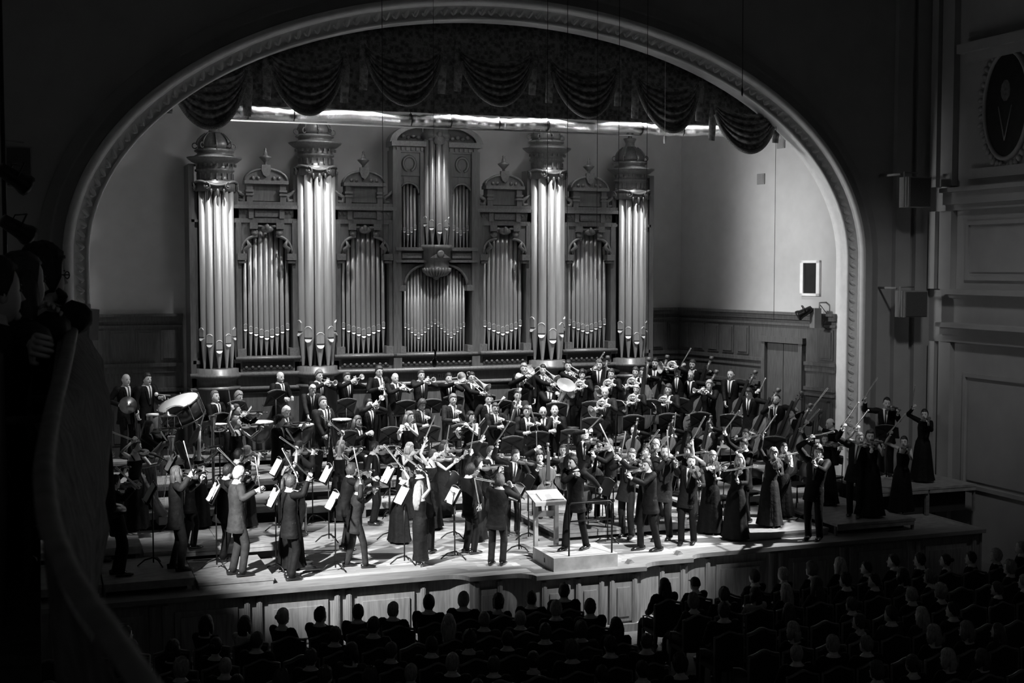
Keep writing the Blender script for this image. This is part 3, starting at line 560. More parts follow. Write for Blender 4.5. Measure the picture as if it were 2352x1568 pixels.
for ti, (tx, dz) in enumerate(TW):
    R = .46
    b = MB(); semi(b, tx, 30.0, [(R+.02, 1.1), (R+.02, 2.5), (R+.07, 2.52), (R+.07, 2.58), (R-.02, 2.6), (R-.02, 2.74), (R+.1, 2.8), (R+.1, 2.86), (R+.02, 2.9), (R+.02, 2.99), (R-.05, 3.0), (0, 3.0)]); op(b, 'tower_base', 'organ_wood')
    for s_ in (-1, 1):
        ob('tower_post', tx+s_*(R+.0)-.06, tx+s_*(R+.0)+.06, 29.95, 30.35, 2.88, 7.2+dz); ob('post_cap', tx+s_*R-.08, tx+s_*R+.08, 29.9, 30.3, 3.1, 3.18, 'organ_carved'); ob('post_cap', tx+s_*R-.08, tx+s_*R+.08, 29.9, 30.3, 6.3, 6.36, 'organ_carved')
    ob('tower_back', tx-R, tx+R, 30.2, 30.3, 2.9, 7.2+dz, 'organ_dark')
    z = 7.22+dz
    b = MB(); semi(b, tx, 30.0, [(R-.04, z-.08), (R, z-.06), (R, z-.02), (R-.06, z), (R-.06, z+.2), (R-.02, z+.22), (R-.02, z+.26), (R-.05, z+.27), (R-.05, z+.38), (R+.05, z+.43), (R+.14, z+.5), (R+.16, z+.53), (R+.02, z+.54), (R-.03, z+.58), (0, z+.58)]); op(b, 'tower_entablature', 'organ_wood')
    for i in range(9):
        t = PI*1.08+PI*.84*i/8; b = MB(); b.box((tx+(R-.05)*math.cos(t), 30+(R-.05)*math.sin(t), z+.1), (.03, .035, .13), Matrix.Rotation(t, 3, 'Z')); op(b, 'dentil', 'organ_wood')
    for i in range(11):
        t = PI*1.05+PI*.9*i/10; b = MB(); b.box((tx+(R)*math.cos(t), 30+(R)*math.sin(t), z+.35), (.05, .03, .06), Matrix.Rotation(t, 3, 'Z')); op(b, 'dentil', 'organ_wood')
    b = MB(); b.lathe([(R-.02, z+.54), (R-.03, z+.57), (R-.07, z+.6), (R-.08, z+.63), (R-.02, z+.66), (R-.01, z+.69), (R-.06, z+.72), (R-.09, z+.73)], 28, (tx, 30.02, 0)); op(b, 'dome_base', 'organ_carved')
    b = MB(); b.lathe([(R-.1, z+.72), (R-.085, z+.78), (R-.09, z+.85), (R-.13, z+.93), (R-.19, z+1.0), (R-.27, z+1.06), (.15, z+1.1)], 28, (tx, 30.02, 0)); op(b, 'dome', 'organ_wood')
    b = MB(); b.lathe([(.15, z+1.09), (.125, z+1.12), (.115, z+1.18), (.14, z+1.25), (.165, z+1.29), (.16, z+1.31), (0, z+1.31)], 16, (tx, 30.02, 0)); op(b, 'neck_cup', 'organ_carved')
    b = MB(); b.lathe([(.07, z+1.31), (.045, z+1.36), (.1, z+1.43), (.04, z+1.48), (.065, z+1.54), (.0, z+1.6)], 12, (tx, 30.02, 0)); op(b, 'finial', 'organ_carved')
    for i in range(5):
        t = PI+PI*i/4; ca, sa_ = math.cos(t), math.sin(t)
        b = MB(); b.tube([(tx+ca*(R-.03+.055*math.cos(q)), 30.02+sa_*(R-.03+.055*math.cos(q)), z+.79+.06*math.sin(q)) for q in np.linspace(-2.6, 2.9, 12)], [.014]*12, 6); b.tube([(tx+ca*r_, 30.02+sa_*r_, z+h_) for r_, h_ in ((R-.06, .84), (R-.1, .93), (R-.17, 1.01), (R-.26, 1.08))], [.02, .018, .016, .012], 6); op(b, 'dome_scroll', 'organ_carved')
    zc = z-.14; rf = R+.02
    for i, t in enumerate((PI*1.5-1.32, PI*1.5-.47, PI*1.5+.47, PI*1.5+1.32)):
        ca, sa_ = math.cos(t), math.sin(t); c0 = np.array([tx+ca*rf, 30+sa_*rf, zc]); tu = np.array([-sa_, ca, 0]); sg = 1 if t > PI*1.5 else -1
        b = MB(); b.tube([c0+tu*sg*(.095-.0115*q)*math.cos(q*.75+1.4)+np.array([0, 0, 1])*(.095-.0115*q)*math.sin(q*.75+1.4)+np.array([ca, sa_, 0])*.035 for q in np.linspace(0, 7, 22)], [.019-.0005*q for q in range(22)], 6); b.ball(c0+np.array([ca, sa_, 0])*.03, (.03, .03, .03), 7); b.lathe([(.0, 0), (.085, 0), (.085, .02), (0, .025)], 14, c0, (ca, sa_, 0)); op(b, 'volute', 'organ_carved')
    b = MB(); b.tube([(tx+rf*math.cos(t), 30+rf*math.sin(t), zc+.075-.05*math.cos((t-PI*1.5)*3.4)) for t in np.linspace(PI*1.1, PI*1.9, 22)], [(.03, .045)]*22, 6, ref=(0, 0, 1)); op(b, 'capital_band', 'organ_carved')
    b = MB(); b.lathe([(rf-.05, zc-.1), (rf-.01, zc-.08), (rf-.01, zc+.12), (rf-.05, zc+.13)], 20, (tx, 30, 0), arc=(PI*1.02, PI*1.98)); op(b, 'capital_bell', 'organ_wood')
    for i in range(3):
        t = PI*1.5+(i-1)*.28; ca, sa_ = math.cos(t), math.sin(t); L_ = .05 if i == 1 else .035
        b = MB(); b.tube([(tx+ca*(rf+.02), 30+sa_*(rf+.02), zc-.05-L_*j) for j in range(5)], [.02, .035, .034, .026, .008] if i == 1 else [.015, .024, .022, .016, .006], 7); op(b, 'capital_leaf', 'organ_carved')
    np_ = 5; rp = .082 if dz == 0 else .103
    for i in range(np_):
        t = PI*1.5+(i-2)*(.5 if dz == 0 else .62); q = abs(i-2)
        pipe(tx+(R-.1)*math.cos(t), 30+(R-.1)*math.sin(t), 3.0, 3.42+.14*q+(.08 if dz else 0), z-.1, rp, math.cos(t), math.sin(t))
# centre section
cx0, cx1 = 7.9, 10.02
for s_ in (-1, 1):
    ob('centre_post', XC+s_*.98-.1, XC+s_*.98+.1, 29.85, 30.35, 2.88, 8.05); ob('centre_post', XC+s_*.35-.05, XC+s_*.35+.05, 29.9, 30.3, 5.75, 8.0)
    ob('post_foot', XC+s_*.84-.08, XC+s_*.84+.06, 29.84, 30.2, 3.24, 3.4, 'organ_carved'); ob('impost', XC+s_*.84-.09, XC+s_*.84+.07, 29.84, 30.2, 4.72, 4.86, 'organ_carved')
    pl = [(.9, .75), (.9, 0)]+[(.78-.6*(1-math.cos(t)), .5*math.sin(t)) for t in np.linspace(0, PI/2, 9)]+[(.0, .5), (0, .75)]
    b = MB(); b.prism([(s_*u, v) for u, v in pl], (XC, 29.95, 4.86), (1, 0, 0), (0, 0, 1), (0, .15, 0)); op(b, 'spandrel', 'organ_wood')
    b = MB(); b.tube([(XC+s_*(.78-.6*(1-math.cos(t))), 29.93, 4.86+.5*math.sin(t)) for t in np.linspace(0, PI/2, 10)], .035, 6); op(b, 'arch_rib', 'organ_carved')
    ob('band_panel', XC+s_*.62-.24, XC+s_*.62+.24, 29.86, 29.9, 5.5, 5.62, 'organ_carved')
    # small pipes in the upper niches
    nx = XC+s_*.66
    for i in range(5):
        q = abs(i-2); pipe(nx+(i-2)*.088, 30.1, 5.76, 6.08+.06*q, 7.28-.12*(q == 2)*0-.1*(q == 2), .036)
    b = MB(); hw = .24; pl = [(-.31, .42), (-.31, 0), (-hw, 0)]+[(hw*math.cos(t), hw*math.sin(t)) for t in np.linspace(PI, 0, 11)]+[(hw, 0), (.31, 0), (.31, .42)]
    b.prism(pl, (nx, 29.98, 7.05), (1, 0, 0), (0, 0, 1), (0, .1, 0)); op(b, 'niche_arch', 'organ_wood')
    b = MB(); b.tube([(nx+hw*math.cos(t), 29.96, 7.05+hw*math.sin(t)) for t in np.linspace(0, PI, 11)], .022, 6); op(b, 'niche_rib', 'organ_carved')
    for q in (-1, 1): ob('niche_column', nx+q*.27-.03, nx+q*.27+.03, 29.94, 30.1, 5.76, 7.0, 'organ_carved')
    ob('wreath_panel', XC+s_*.66-.27, XC+s_*.66+.27, 29.95, 30.2, 7.45, 8.02)
    b = MB(); b.tube([(nx+.15*math.cos(t), 29.93, 7.74+.17*math.sin(t)) for t in np.linspace(-1.3, PI+1.3, 18)], .035, 6); op(b, 'wreath', 'organ_carved')
    ob('upper_cornice', XC+s_*.7-.42, XC+s_*.7+.42, 29.78, 30.35, 8.14, 8.26, 'organ_carved'); ob('upper_frieze', XC+s_*.68-.38, XC+s_*.68+.36, 29.9, 30.3, 8.0, 8.14)
    for i in range(6): ob('dentil', XC+s_*(.36+.12*i)-.03, XC+s_*(.36+.12*i)+.03, 29.86, 29.9, 8.04, 8.12, 'organ_carved')
    b = MB(); pl = [(1.15*math.cos(t), .5*math.sin(t)) for t in np.linspace(.0, 1.25, 10)]; b.prism([(s_*u, v) for u, v in pl]+[(s_*u*.86, v*.8) for u, v in pl[::-1]], (XC, 29.82, 8.24), (1, 0, 0), (0, 0, 1), (0, .4, 0)); op(b, 'broken_pediment', 'organ_carved')
    b = MB(); pl = [(1.0*math.cos(t), .4*math.sin(t)) for t in np.linspace(.0, 1.25, 10)]; b.prism([(s_*u, v) for u, v in pl]+[(s_*.3, 0)], (XC, 29.98, 8.26), (1, 0, 0), (0, 0, 1), (0, .1, 0)); op(b, 'tympanum', 'organ_dark')
    for q in range(4): b = MB(); b.ball((XC+s_*(.42+.13*q), 29.95, 8.36+.03*(q % 2)), (.06, .03, .05), 7); op(b, 'tympanum_leaf', 'organ_carved')
ob('lower_arch_head', XC-.9, XC+.9, 29.95, 30.2, 5.36, 5.46); ob('band', XC-1.0, XC+1.0, 29.9, 30.3, 5.46, 5.68); ob('band_rail', XC-1.02, XC+1.02, 29.82, 30.3, 5.4, 5.46, 'organ_carved'); ob('band_rail', XC-1.02, XC+1.02, 29.82, 30.3, 5.68, 5.76, 'organ_carved')
ob('upper_back', XC-1.0, XC+1.0, 30.2, 30.3, 5.7, 8.1, 'organ_dark')
b = MB(); semi(b, XC, 29.95, [(.0, 4.98), (.06, 5.0), (.1, 5.06), (.2, 5.1), (.3, 5.18), (.33, 5.26), (.31, 5.28), (.31, 5.44), (.35, 5.46), (.35, 5.68), (.4, 5.72), (.4, 5.8), (.36, 5.82), (0, 5.82)], 22); op(b, 'corbel', 'organ_wood')
for i in range(13):
    t = PI*1.04+PI*.92*i/12; b = MB(); b.tube([(XC+r_*math.cos(t), 29.95+r_*math.sin(t), h_) for r_, h_ in ((.1, 5.06), (.24, 5.11), (.33, 5.2), (.35, 5.27))], [.015, .03, .035, .02], 5); op(b, 'gadroon', 'organ_carved')
b = MB(); b.lathe([(.05, .0), (.08, .0), (.09, .03), (.05, .04)], 14, (XC, 29.58, 5.6), (0, -1, 0)); b.prism([(-.24, -.09), (.24, -.09), (.1, .0), (-.1, .0)], (XC, 29.57, 5.6), (1, 0, 0), (0, 0, 1), (0, .05, 0)); op(b, 'ring_ornament', 'organ_carved')
for i in range(5):
    t = PI*1.5+(i-2)*.62; q = abs(i-2); pipe(XC+.25*math.cos(t), 29.95+.25*math.sin(t), 5.8, 6.13+.09*q, 8.4, .068, math.cos(t), math.sin(t))
b = MB(); b.ball((XC, 29.65, 8.3), (.16, .1, .13), 8); b.ball((XC-.18, 29.72, 8.32), (.1, .06, .05), 6); b.ball((XC+.18, 29.72, 8.32), (.1, .06, .05), 6); b.ball((XC, 29.6, 8.42), (.08, .06, .08), 6); op(b, 'crown_cartouche', 'organ_carved')
b = MB(); semi(b, XC, 29.95, [(.3, 8.3), (.36, 8.36), (.36, 8.44), (.3, 8.5), (.3, 8.7), (0, 8.7)]); op(b, 'crown_base', 'organ_wood')
mz = [3.86, 3.82, 3.74, 3.68, 3.6, 3.68, 3.74, 3.82, 3.88, 3.94]
for i in range(19):
    j = i if i < 10 else 18-i; r = .04-.002*abs(j-4) if j <= 8 else .034; zt = 4.86+.5*math.sqrt(max(0, 1-((i-9)/9.6)**2)); zt = min(zt, 5.36)
    pipe(XC+(i-9)*.082, 30.1, 3.24, mz[j], zt, r)
def text(txt, size, m_, parent, M):
    cu = bpy.data.curves.new('lettering', 'FONT'); cu.body = txt; cu.size = size; cu.extrude = .004; cu.align_x = 'CENTER'
    t = bpy.data.objects.new('lettering', cu); COL.objects.link(t); bpy.context.view_layer.update()
    me = bpy.data.meshes.new_from_object(t.evaluated_get(bpy.context.evaluated_depsgraph_get())); bpy.data.objects.remove(t)
    me.materials.clear(); me.materials.append(MATS[m_])
    return link('lettering', me, parent, M)
mat('gilt', .42, .35, metal=.5)
for wd_, x_ in (('ИЪ', -.12), ('ДЕРВИЗ', .28)): text(wd_, .14, 'gilt', ORG, OI @ Matrix.Translation((XC+x_, 29.895, 2.62)) @ Matrix.Rotation(PI/2, 4, 'X'))
# ================================================================== PEOPLE
mat('skin', .6, .5, var=.08, scale=20); mat('eye', .08, .4); mat('lips', .36, .5)
mat('white_cloth', .78, .7, var=.04, scale=20, bump=.1); mat('tie', .02, .5)
SUITS = {'black': .0055, 'dark': .01, 'char': .02, 'grey': .038, 'pale': .5, 'mid': .026}
for k_, g_ in SUITS.items(): mat('suit_'+k_, g_, .7, var=.25, scale=11, bump=.6, spec=.16)
HAIRS = {'black': .012, 'brown': .05, 'fair': .16, 'blond': .36, 'white': .55, 'grey': .28}
for k_, g_ in HAIRS.items(): mat('hair_'+k_, g_, .5, var=.35, scale=60, stretch=(1, 1, .2), bump=.6)
mat('shoe', .015, .18, var=.1, spec=.7)
def head_template():
    b = MB(); n, m = 16, 14; V = []
    for i in range(m+1):
        t = PI*i/m
        for j in range(n):
            p = 2*PI*j/n; st = math.sin(t) ** .8; x, y, z = st*math.cos(p), st*math.sin(p), math.cos(t)
            X, Y, Z = .078*x, .096*y, .118*z
            if Z < 0:                       # jaw narrows, back of the skull tucks in
                k = -Z/.118; X *= 1+.06*k-.30*k*k; Y = Y*(1-.06*k)-.016*k if Y < 0 else Y*(1-.45*k)
            if Y < 0 and abs(Z-.012) < .03: Y += .007*(1-abs(Z-.012)/.03)*(1 if .2 < abs(x) < .75 else .4)
            V.append((X, Y, Z))
    b.add(V, [(i*n+j, (i+1)*n+j, (i+1)*n+(j+1) % n, i*n+(j+1) % n) for i in range(m) for j in range(n)])
    b.tube([(0, -.086, .02), (0, -.098, -.005), (0, -.108, -.024), (0, -.09, -.036)], [.007, .009, .014, .006], 6)
    for s in (-1, 1):
        b.ball((s*.074, .008, -.008), (.012, .022, .032), 6); b.ball((s*.03, -.0835, .008), (.012, .006, .006), 6, 1); b.tube([(s*.014, -.089, .025), (s*.03, -.088, .029), (s*.046, -.08, .025)], .0032, 4, 1)
    b.ball((0, -.089, -.058), (.024, .008, .008), 6, 2); b.ball((0, -.082, -.088), (.028, .018, .018), 6)
    return np.concatenate(b.v), b.f, b.m
HT = head_template()
def rotX(a): c, s = math.cos(a), math.sin(a); return np.array([[1, 0, 0], [0, c, -s], [0, s, c]])
def rotY(a): c, s = math.cos(a), math.sin(a); return np.array([[c, 0, s], [0, 1, 0], [-s, 0, c]])
def rotZ(a): c, s = math.cos(a), math.sin(a); return np.array([[c, -s, 0], [s, c, 0], [0, 0, 1]])
def ik(S, T, l1, l2, hint):
    """elbow (or knee) for a two-bone limb from S to T, bent towards hint; also the reachable T"""
    d = T-S; L = np.linalg.norm(d)+1e-9; u = d/L
    if L > (l1+l2)*.995: L = (l1+l2)*.995; T = S+u*L
    if L < abs(l1-l2)+.03: L = abs(l1-l2)+.03; T = S+u*L
    a = (l1*l1-l2*l2+L*L)/(2*L); h = math.sqrt(max(0, l1*l1-a*a))
    hv = np.asarray(hint, float); hv = hv-u*(hv@u)
    if np.linalg.norm(hv) < 1e-4: hv = np.array([.01, 0, -1])-u*(-u[2])
    return S+u*a+nrm(hv)*h, T
def hand(b, W, d, n, curl, side, mi=0):
    """palm and five separate fingers; W wrist, d finger direction, n palm normal, side +1 left hand"""
    d = nrm(d); n = nrm(n-d*(n@d)); s = np.cross(d, n)*side
    b.tube([W-d*.02, W+d*.02, W+d*.06, W+d*.092], [(.024, .019), (.032, .018), (.040, .016), (.037, .012)], 8, mi, ref=s)
    for k, (o, L) in enumerate(((.030, .072), (.010, .082), (-.010, .076), (-.029, .060))):
        p = W+d*.085+s*o; P = [p-d*.015, p]; a = 0.
        for q in range(3): a += curl*(.75 if q == 0 else .95); p = p+(d*math.cos(a)+n*math.sin(a))*L*(.42, .33, .25)[q]; P.append(p)
        b.tube(P, [.0095, .0095, .009, .008, .0055], 6, mi, ref=s)
    p = W+d*.028+s*.028; t1 = p+(d*.6+s*.75+n*.25)*.038; t2 = t1+(d*.85+n*.5+s*.05)*.03; b.tube([W+d*.02+s*.012, p, t1, t2], [.013, .013, .011, .007], 6, mi)
def hair_mesh(kind, Hm, hc):
    """hair around the head centre hc with head rotation Hm"""
    b = MB(); rs = np.random.RandomState(int(abs(hc[0]*999+hc[2]*77)) % 9999)
    def cap(front=38., sidee=4., nape=-38., grow=1.07, rough=.05, top=.05, part=0.):
        """hair shell: lowest elevation (degrees) in front, above the ears and at the nape"""
        n, m = 24, 9; V = []
        jit = rs.rand(n)*7-3.5
        for i in range(m+1):
            for j in range(n):
                p = 2*PI*j/n; fr = -math.sin(p)               # 1 in front, -1 behind
                if fr > .55: el = front+8*(1-fr)/.45*0
                elif fr > .1: el = sidee+(front-sidee)*((fr-.1)/.45) ** 1.5
                elif fr > -.25: el = sidee-14
                else: el = nape+(sidee-14-nape)*max(0, (fr+.75)/.5) if fr > -.75 else nape
                el += jit[j]+part*math.cos(p)*8
                t = (PI/2-math.radians(el))*i/m; st = max(0, math.sin(t)) ** .8; x, y, z = st*math.cos(p), st*math.sin(p), math.cos(t)
                g = grow+rough*rs.rand()+top*max(0, z) ** 2
                Y = .094*y; Z = .118*z
                if Z < 0 and Y > 0: Y *= 1+.3*Z/.118
                V.append((.079*x*g, Y*g*1.03, Z*g))
        V += [(x*.88, y*.88, z) for x, y, z in V[-n:]]
        b.add(V, [(i*n+j, (i+1)*n+j, (i+1)*n+(j+1) % n, i*n+(j+1) % n) for i in range(m+1) for j in range(n)])
    if kind == 'bald':
        for s in (-1, 1): b.ball((s*.068, .03, .005), (.014, .04, .035), 7)
        b.ball((0, .082, -.005), (.055, .018, .04), 8)
    elif kind == 'shaved': cap(48, 16, -28, 1.012, .006, 0)
    elif kind == 'short': cap(32+rs.rand()*14, 6, -32, 1.04, .11, .03+.07*rs.rand(), (rs.rand()-.5)*2)
    elif kind == 'curly': cap(30+rs.rand()*10, -12, -40, 1.12, .2, .06)
    elif kind == 'bob':
        cap(28+rs.rand()*14, -20, -50, 1.1, .03, .04)
        for s in (-1, 1): b.tube([(s*.07, .01, .05), (s*.084, .01, -.02), (s*.08, .0, -.09), (s*.07, -.01, -.125)], [(.018, .05), (.022, .055), (.022, .05), (.012, .03)], 7, ref=(1, 0, 0))
        b.tube([(0, .07, .02), (0, .09, -.05), (0, .085, -.12), (0, .07, -.15)], [(.06, .03), (.075, .03), (.075, .028), (.06, .015)], 8, ref=(1, 0, 0))
    elif kind in ('long', 'pony', 'bun', 'braid', 'mane'):
        cap(38, -6, -42, 1.07, .03, .03)
        if kind in ('long', 'mane'):
            L = .30 if kind == 'long' else .17
            b.tube([(0, .06, .03), (0, .085, -.06), (0, .095, -.16), (0, .10, -.16-L*.5), (0, .085, -.16-L)], [(.07, .03), (.085, .035), (.095, .035), (.09, .03), (.05, .012)], 10, ref=(1, 0, 0))
            for s in (-1, 1): b.tube([(s*.068, .02, .05), (s*.088, .02, -.04), (s*.09, .02, -.14), (s*.085, .03, -.25)], [(.018, .045), (.022, .05), (.022, .045), (.01, .02)], 7, ref=(1, 0, 0))
        elif kind == 'bun': b.ball((0, .115, .03), (.04, .036, .04), 8)
        else: b.tube([(0, .09, .04), (0, .14, .02), (0, .15, -.08), (0, .14, -.2), (0, .13, -.3)], [.02, .032, .034, .03, .01], 7)
    elif kind == 'cap':
        cap(22, 14, 0, 1.1, .0, .04); b.tube([(0, -.06, .06), (0, -.12, .045), (0, -.15, .04)], [(.06, .006), (.06, .006), (.04, .004)], 8, ref=(1, 0, 0))
    V = np.concatenate(b.v)@Hm.T+hc; b.v = [V]
    return b
RINGS = [(-.17, .185, .135), (-.05, .178, .128), (.08, .158, .114), (.2, .174, .120), (.32, .192, .128), (.42, .19, .118), (.468, .165, .104), (.503, .112, .086), (.532, .07, .07)]
RINGF = [(-.14, .172, .128), (-.03, .165, .12), (.09, .126, .098), (.2, .138, .108), (.30, .152, .122), (.37, .150, .108), (.43, .140, .09), (.475, .118, .08), (.51, .065, .06), (.53, .053, .054)]
def ringat(R, h):
    for i in range(len(R)-1):
        if R[i][0] <= h <= R[i+1][0]:
            t = (h-R[i][0])/(R[i+1][0]-R[i][0]); return R[i][1]*(1-t)+R[i+1][1]*t, R[i][2]*(1-t)+R[i+1][2]*t
    return R[-1][1:]
def limb(b, P, R, n, ref, wob=.07, mul=3):
    """cloth tube with small uneven folds"""
    P = [np.asarray(p, float) for p in P]; Q = []; r = []
    for i in range(len(P)-1):
        for k in range(mul): t = k/mul; Q.append(P[i]*(1-t)+P[i+1]*t); r.append(R[i]*(1-t)+R[i+1]*t)
    Q.append(P[-1]); r.append(R[-1]); Q = [Q[0]]+[(Q[i-1]+Q[i]*2+Q[i+1])/4 for i in range(1, len(Q)-1)]+[Q[-1]]
    b.tube(Q, [(x*(1+wob*(random.random()-.5)*2), x*(1+wob*(random.random()-.5)*2)) for x in r], n, ref=ref)
def make_person(M, female=False, hair='short', htone='brown', suit='black', seated=False, lean=0., side=0., hyaw=0., hpitch=0., rh=None, lh=None,
                rd=None, ld=None, re=None, le=None, step=.0, tie=True, shirt=True, sleeves=None, skirt=True, curl=(.8, .8), beard=False, glasses=False, turtleneck=False, shoes=True, squat=0., feet=True, slim=False):
    """A person in a local frame: origin between the feet, facing -Y, left hand on +X. rh / lh are grip points for the hands. Returns the body object."""
    Rt = rotX(lean)@rotY(side)
    P0 = np.array([0, .06 if seated else 0., .53 if seated else .95-squat])
    def sp(x, y, h): return P0+Rt@np.array([x, y, h])
    sw = .155 if female else .182
    S = {1: sp(sw, .0, .462), -1: sp(-sw, .0, .462)}
    Hm = rotZ(hyaw)@rotX(hpitch)
    nb = sp(0, 0, .52); hc = nb+np.array([0, -.014, .01])+Hm@np.array([0, -.012, .108])
    body = MB(); V, Fs, mi = HT
    body.add(V@Hm.T+hc, Fs); body.m[-len(Fs):] = mi
    n = 14; a = np.arange(n)*2*PI/n; ca, sa = np.cos(a), np.sin(a)
    TRN = RINGF if female else RINGS
    if female: rr = [(h, rx*.955, ry*.955) for h, rx, ry in RINGF]
    else: rr = [(h, rx*.86, ry*.86) for h, rx, ry in RINGS]
    rings = [np.array([sp(rx*c, ry*s_, h) for c, s_ in zip(ca, sa)]) for h, rx, ry in rr]
    nk = .052 if female else .06
    rings.append(np.array([nb+np.array([nk*c, nk*s_, .02]) for c, s_ in zip(ca, sa)]))
    rings.append(np.array([hc+Hm@np.array([nk*.92*c, nk*.95*s_+.012, -.075]) for c, s_ in zip(ca, sa)]))
    body.loft(rings)
    sleeved = (not female) if sleeves is None else sleeves
    elb = {}; wr = {}
    slv = MB(); cuffs = []
    for sd, G, hd, eh, cu in ((1, lh, ld, le, curl[0]), (-1, rh, rd, re, curl[1])):
        if G is None: G = S[sd]+np.array([sd*.07, -.06, -.60]) if not seated else np.array([sd*.1, -.32, .60])
        G = np.asarray(G, float)
        if eh is None: eh = (sd*.6, .35, -.8)
        d0 = nrm(G-S[sd]) if hd is None else nrm(hd)
        if hd is None and seated is False and G[2] < 1.0: d0 = np.array([0, -.15, -1.])
        W = G-d0*.08; E_, W = ik(S[sd], W, .285, .25, eh); elb[sd] = E_; wr[sd] = W
        if hd is None: d0 = nrm(nrm(W-E_)*.7+d0*.3)
        pn = np.cross(d0, np.array([0, 0, 1.]))*sd
        if np.linalg.norm(pn) < .2: pn = np.array([-sd*1., 0, 0])
        hand(body, W, d0, nrm(pn+np.array([0, 0, -.25])), cu, sd)
        inn = S[sd]+(sp(0, 0, .40)-S[sd])*.35; mid = (S[sd]+E_)/2; mf = E_*.55+W*.45
        tk = .82 if female else 1.
        body.tube([inn, S[sd], mid, E_, mf, W], [.046*tk, .05*tk, .045*tk, .037*tk, .037*tk, .024*tk], 8)
        if sleeved:
            k = 1. if not female else .84
            W2 = W-nrm(W-E_)*.02
            limb(slv, [inn+np.array([0, 0, .0]), S[sd]+np.array([0, 0, .005]), S[sd]*.72+E_*.28, mid*.5+E_*.5, E_, mf, W2], [.06*k, .071*k, .066*k, .059*k, .056*k, .052*k, .044*k], 10, (0, 1, 0))
            if not female: cuff = MB(); cuff.tube([W2-nrm(W-E_)*.02, W2+nrm(W-E_)*.014], [.036, .035], 8); cuffs.append(cuff)
    # legs
    leg = MB(); ft = []
    for sd in (1, -1):
        H = sp(sd*.088, 0, -.03); off = step*sd
        if seated: A = np.array([sd*.13, -.44+off*.3, .08]); K, A = ik(H, A, .44, .43, (sd*.12, -1, .6))
        else: A = np.array([sd*.10+abs(step)*.15*sd, off, .085]); K, A = ik(H, A, .43, .425, (sd*.1, -1, 0))
        if female and skirt and not seated: K = (H+A)/2
        body.tube([H, (H+K)/2, K, (K*.6+A*.4), A], [.078, .068, .05, .046, .032], 8, ref=(0, 1, 0))
        if not female or not skirt: limb(leg, [H+np.array([0, 0, .04]), H*.7+K*.3, K, K*.5+A*.5, A+np.array([0, 0, -.03])], [.08, .082, .07, .064, .062], 10, (0, 1, 0), .05)
        ft.append(A)
    if not female or not skirt: leg.loft([np.array([sp(rx*c, ry*s_, h) for c, s_ in zip(ca, sa)]) for h, rx, ry in ((-.13, .11, .09), (-.08, .15, .11), (.02, .148, .105), (.1, .135, .095))])
    o = body.build('person', ['skin', 'eye', 'lips']); o.matrix_local = M
    cl = 'suit_'+suit
    if feet:
        for A in ft:
            b = MB(); x, y = A[0], A[1]; z = A[2]-.085
            if female: b.tube([(x, y+.05, z+.075), (x, y+.0, z+.06), (x, y-.1, z+.025), (x, y-.18, z+.02)], [(.028, .03), (.034, .03), (.038, .02), (.014, .012)], 8, ref=(1, 0, 0)); b.tube([(x, y+.05, z+.06), (x, y+.05, z)], [.014, .008], 6)
            else: b.tube([(x, y+.09, z+.045), (x, y+.04, z+.05), (x, y-.06, z+.042), (x, y-.15, z+.03), (x, y-.2, z+.026)], [(.03, .04), (.043, .05), (.046, .042), (.045, .03), (.02, .015)], 10, ref=(1, 0, 0))
            b.build('shoe', 'shoe', o)
    hm = hair_mesh(hair, Hm, hc); hm.build('hair' if hair != 'cap' else 'cap', 'hair_'+htone, o)
    if beard:
        b = MB(); b.tube([(-.06, -.03, -.05), (-.045, -.07, -.085), (0, -.09, -.1), (.045, -.07, -.085), (.06, -.03, -.05)], [.012, .022, .026, .022, .012], 7); b.v = [np.concatenate(b.v)@Hm.T+hc]; b.build('beard', 'hair_'+htone, o)
    if glasses:
        b = MB()
        for s in (-1, 1): b.tube([(s*.032+.02*math.cos(t), -.1, .008+.016*math.sin(t)) for t in np.linspace(0, 2*PI, 9)], .003, 4, cap=False); b.tube([(s*.052, -.1, .01), (s*.078, -.0, .01)], .003, 4)
        b.v = [np.concatenate(b.v)@Hm.T+hc]; b.build('glasses', 'black_metal', o)
    if not female:
        RJ = ([(-.25, .196, .15), (-.2, .194, .146)] if not seated else [])+[q for q in RINGS if q[0] < .53]; RR = []
        for i_ in range(len(RJ)-1):
            for k in range(2): t_ = k/2; RR.append(tuple(RJ[i_][q]*(1-t_)+RJ[i_+1][q]*t_ for q in range(3)))
        RR.append(RJ[-1])
        b = MB(); b.loft([np.array([sp(rx*c*(1+.03*(random.random()-.5)), ry*s_*(1+.05*(random.random()-.5)), h) for c, s_ in zip(ca, sa)]) for h, rx, ry in RR], cap=False)
        b.add(np.concatenate(slv.v), slv.f)
        b.build('jacket' if not turtleneck else 'tunic', cl, o); leg.build('trousers', cl, o)
        if shirt:
            b = MB(); cols = 7; V = []
            hs = np.linspace(.14, .505, 8)
            for h in hs:
                rx, ry = ringat(RINGS, h); w_ = .012+.05*(h-.14)/.36
                for c in range(cols): x = w_*(2*c/(cols-1)-1); V.append(sp(x, -ry*math.sqrt(max(0, 1-(x/rx)**2))-.007, h))
            b.add(V, [(i*cols+c, i*cols+c+1, (i+1)*cols+c+1, (i+1)*cols+c) for i in range(len(hs)-1) for c in range(cols-1)])
            b.loft([np.array([nb+np.array([r*c, r*s_*1.02, z]) for c, s_ in zip(ca, sa)]) for z, r in ((-.025, .072), (-.005, .066), (.014, .062))], cap=False)
            b.build('shirt', 'white_cloth', o)
            for cf in cuffs: cf.build('cuff', 'white_cloth', o)
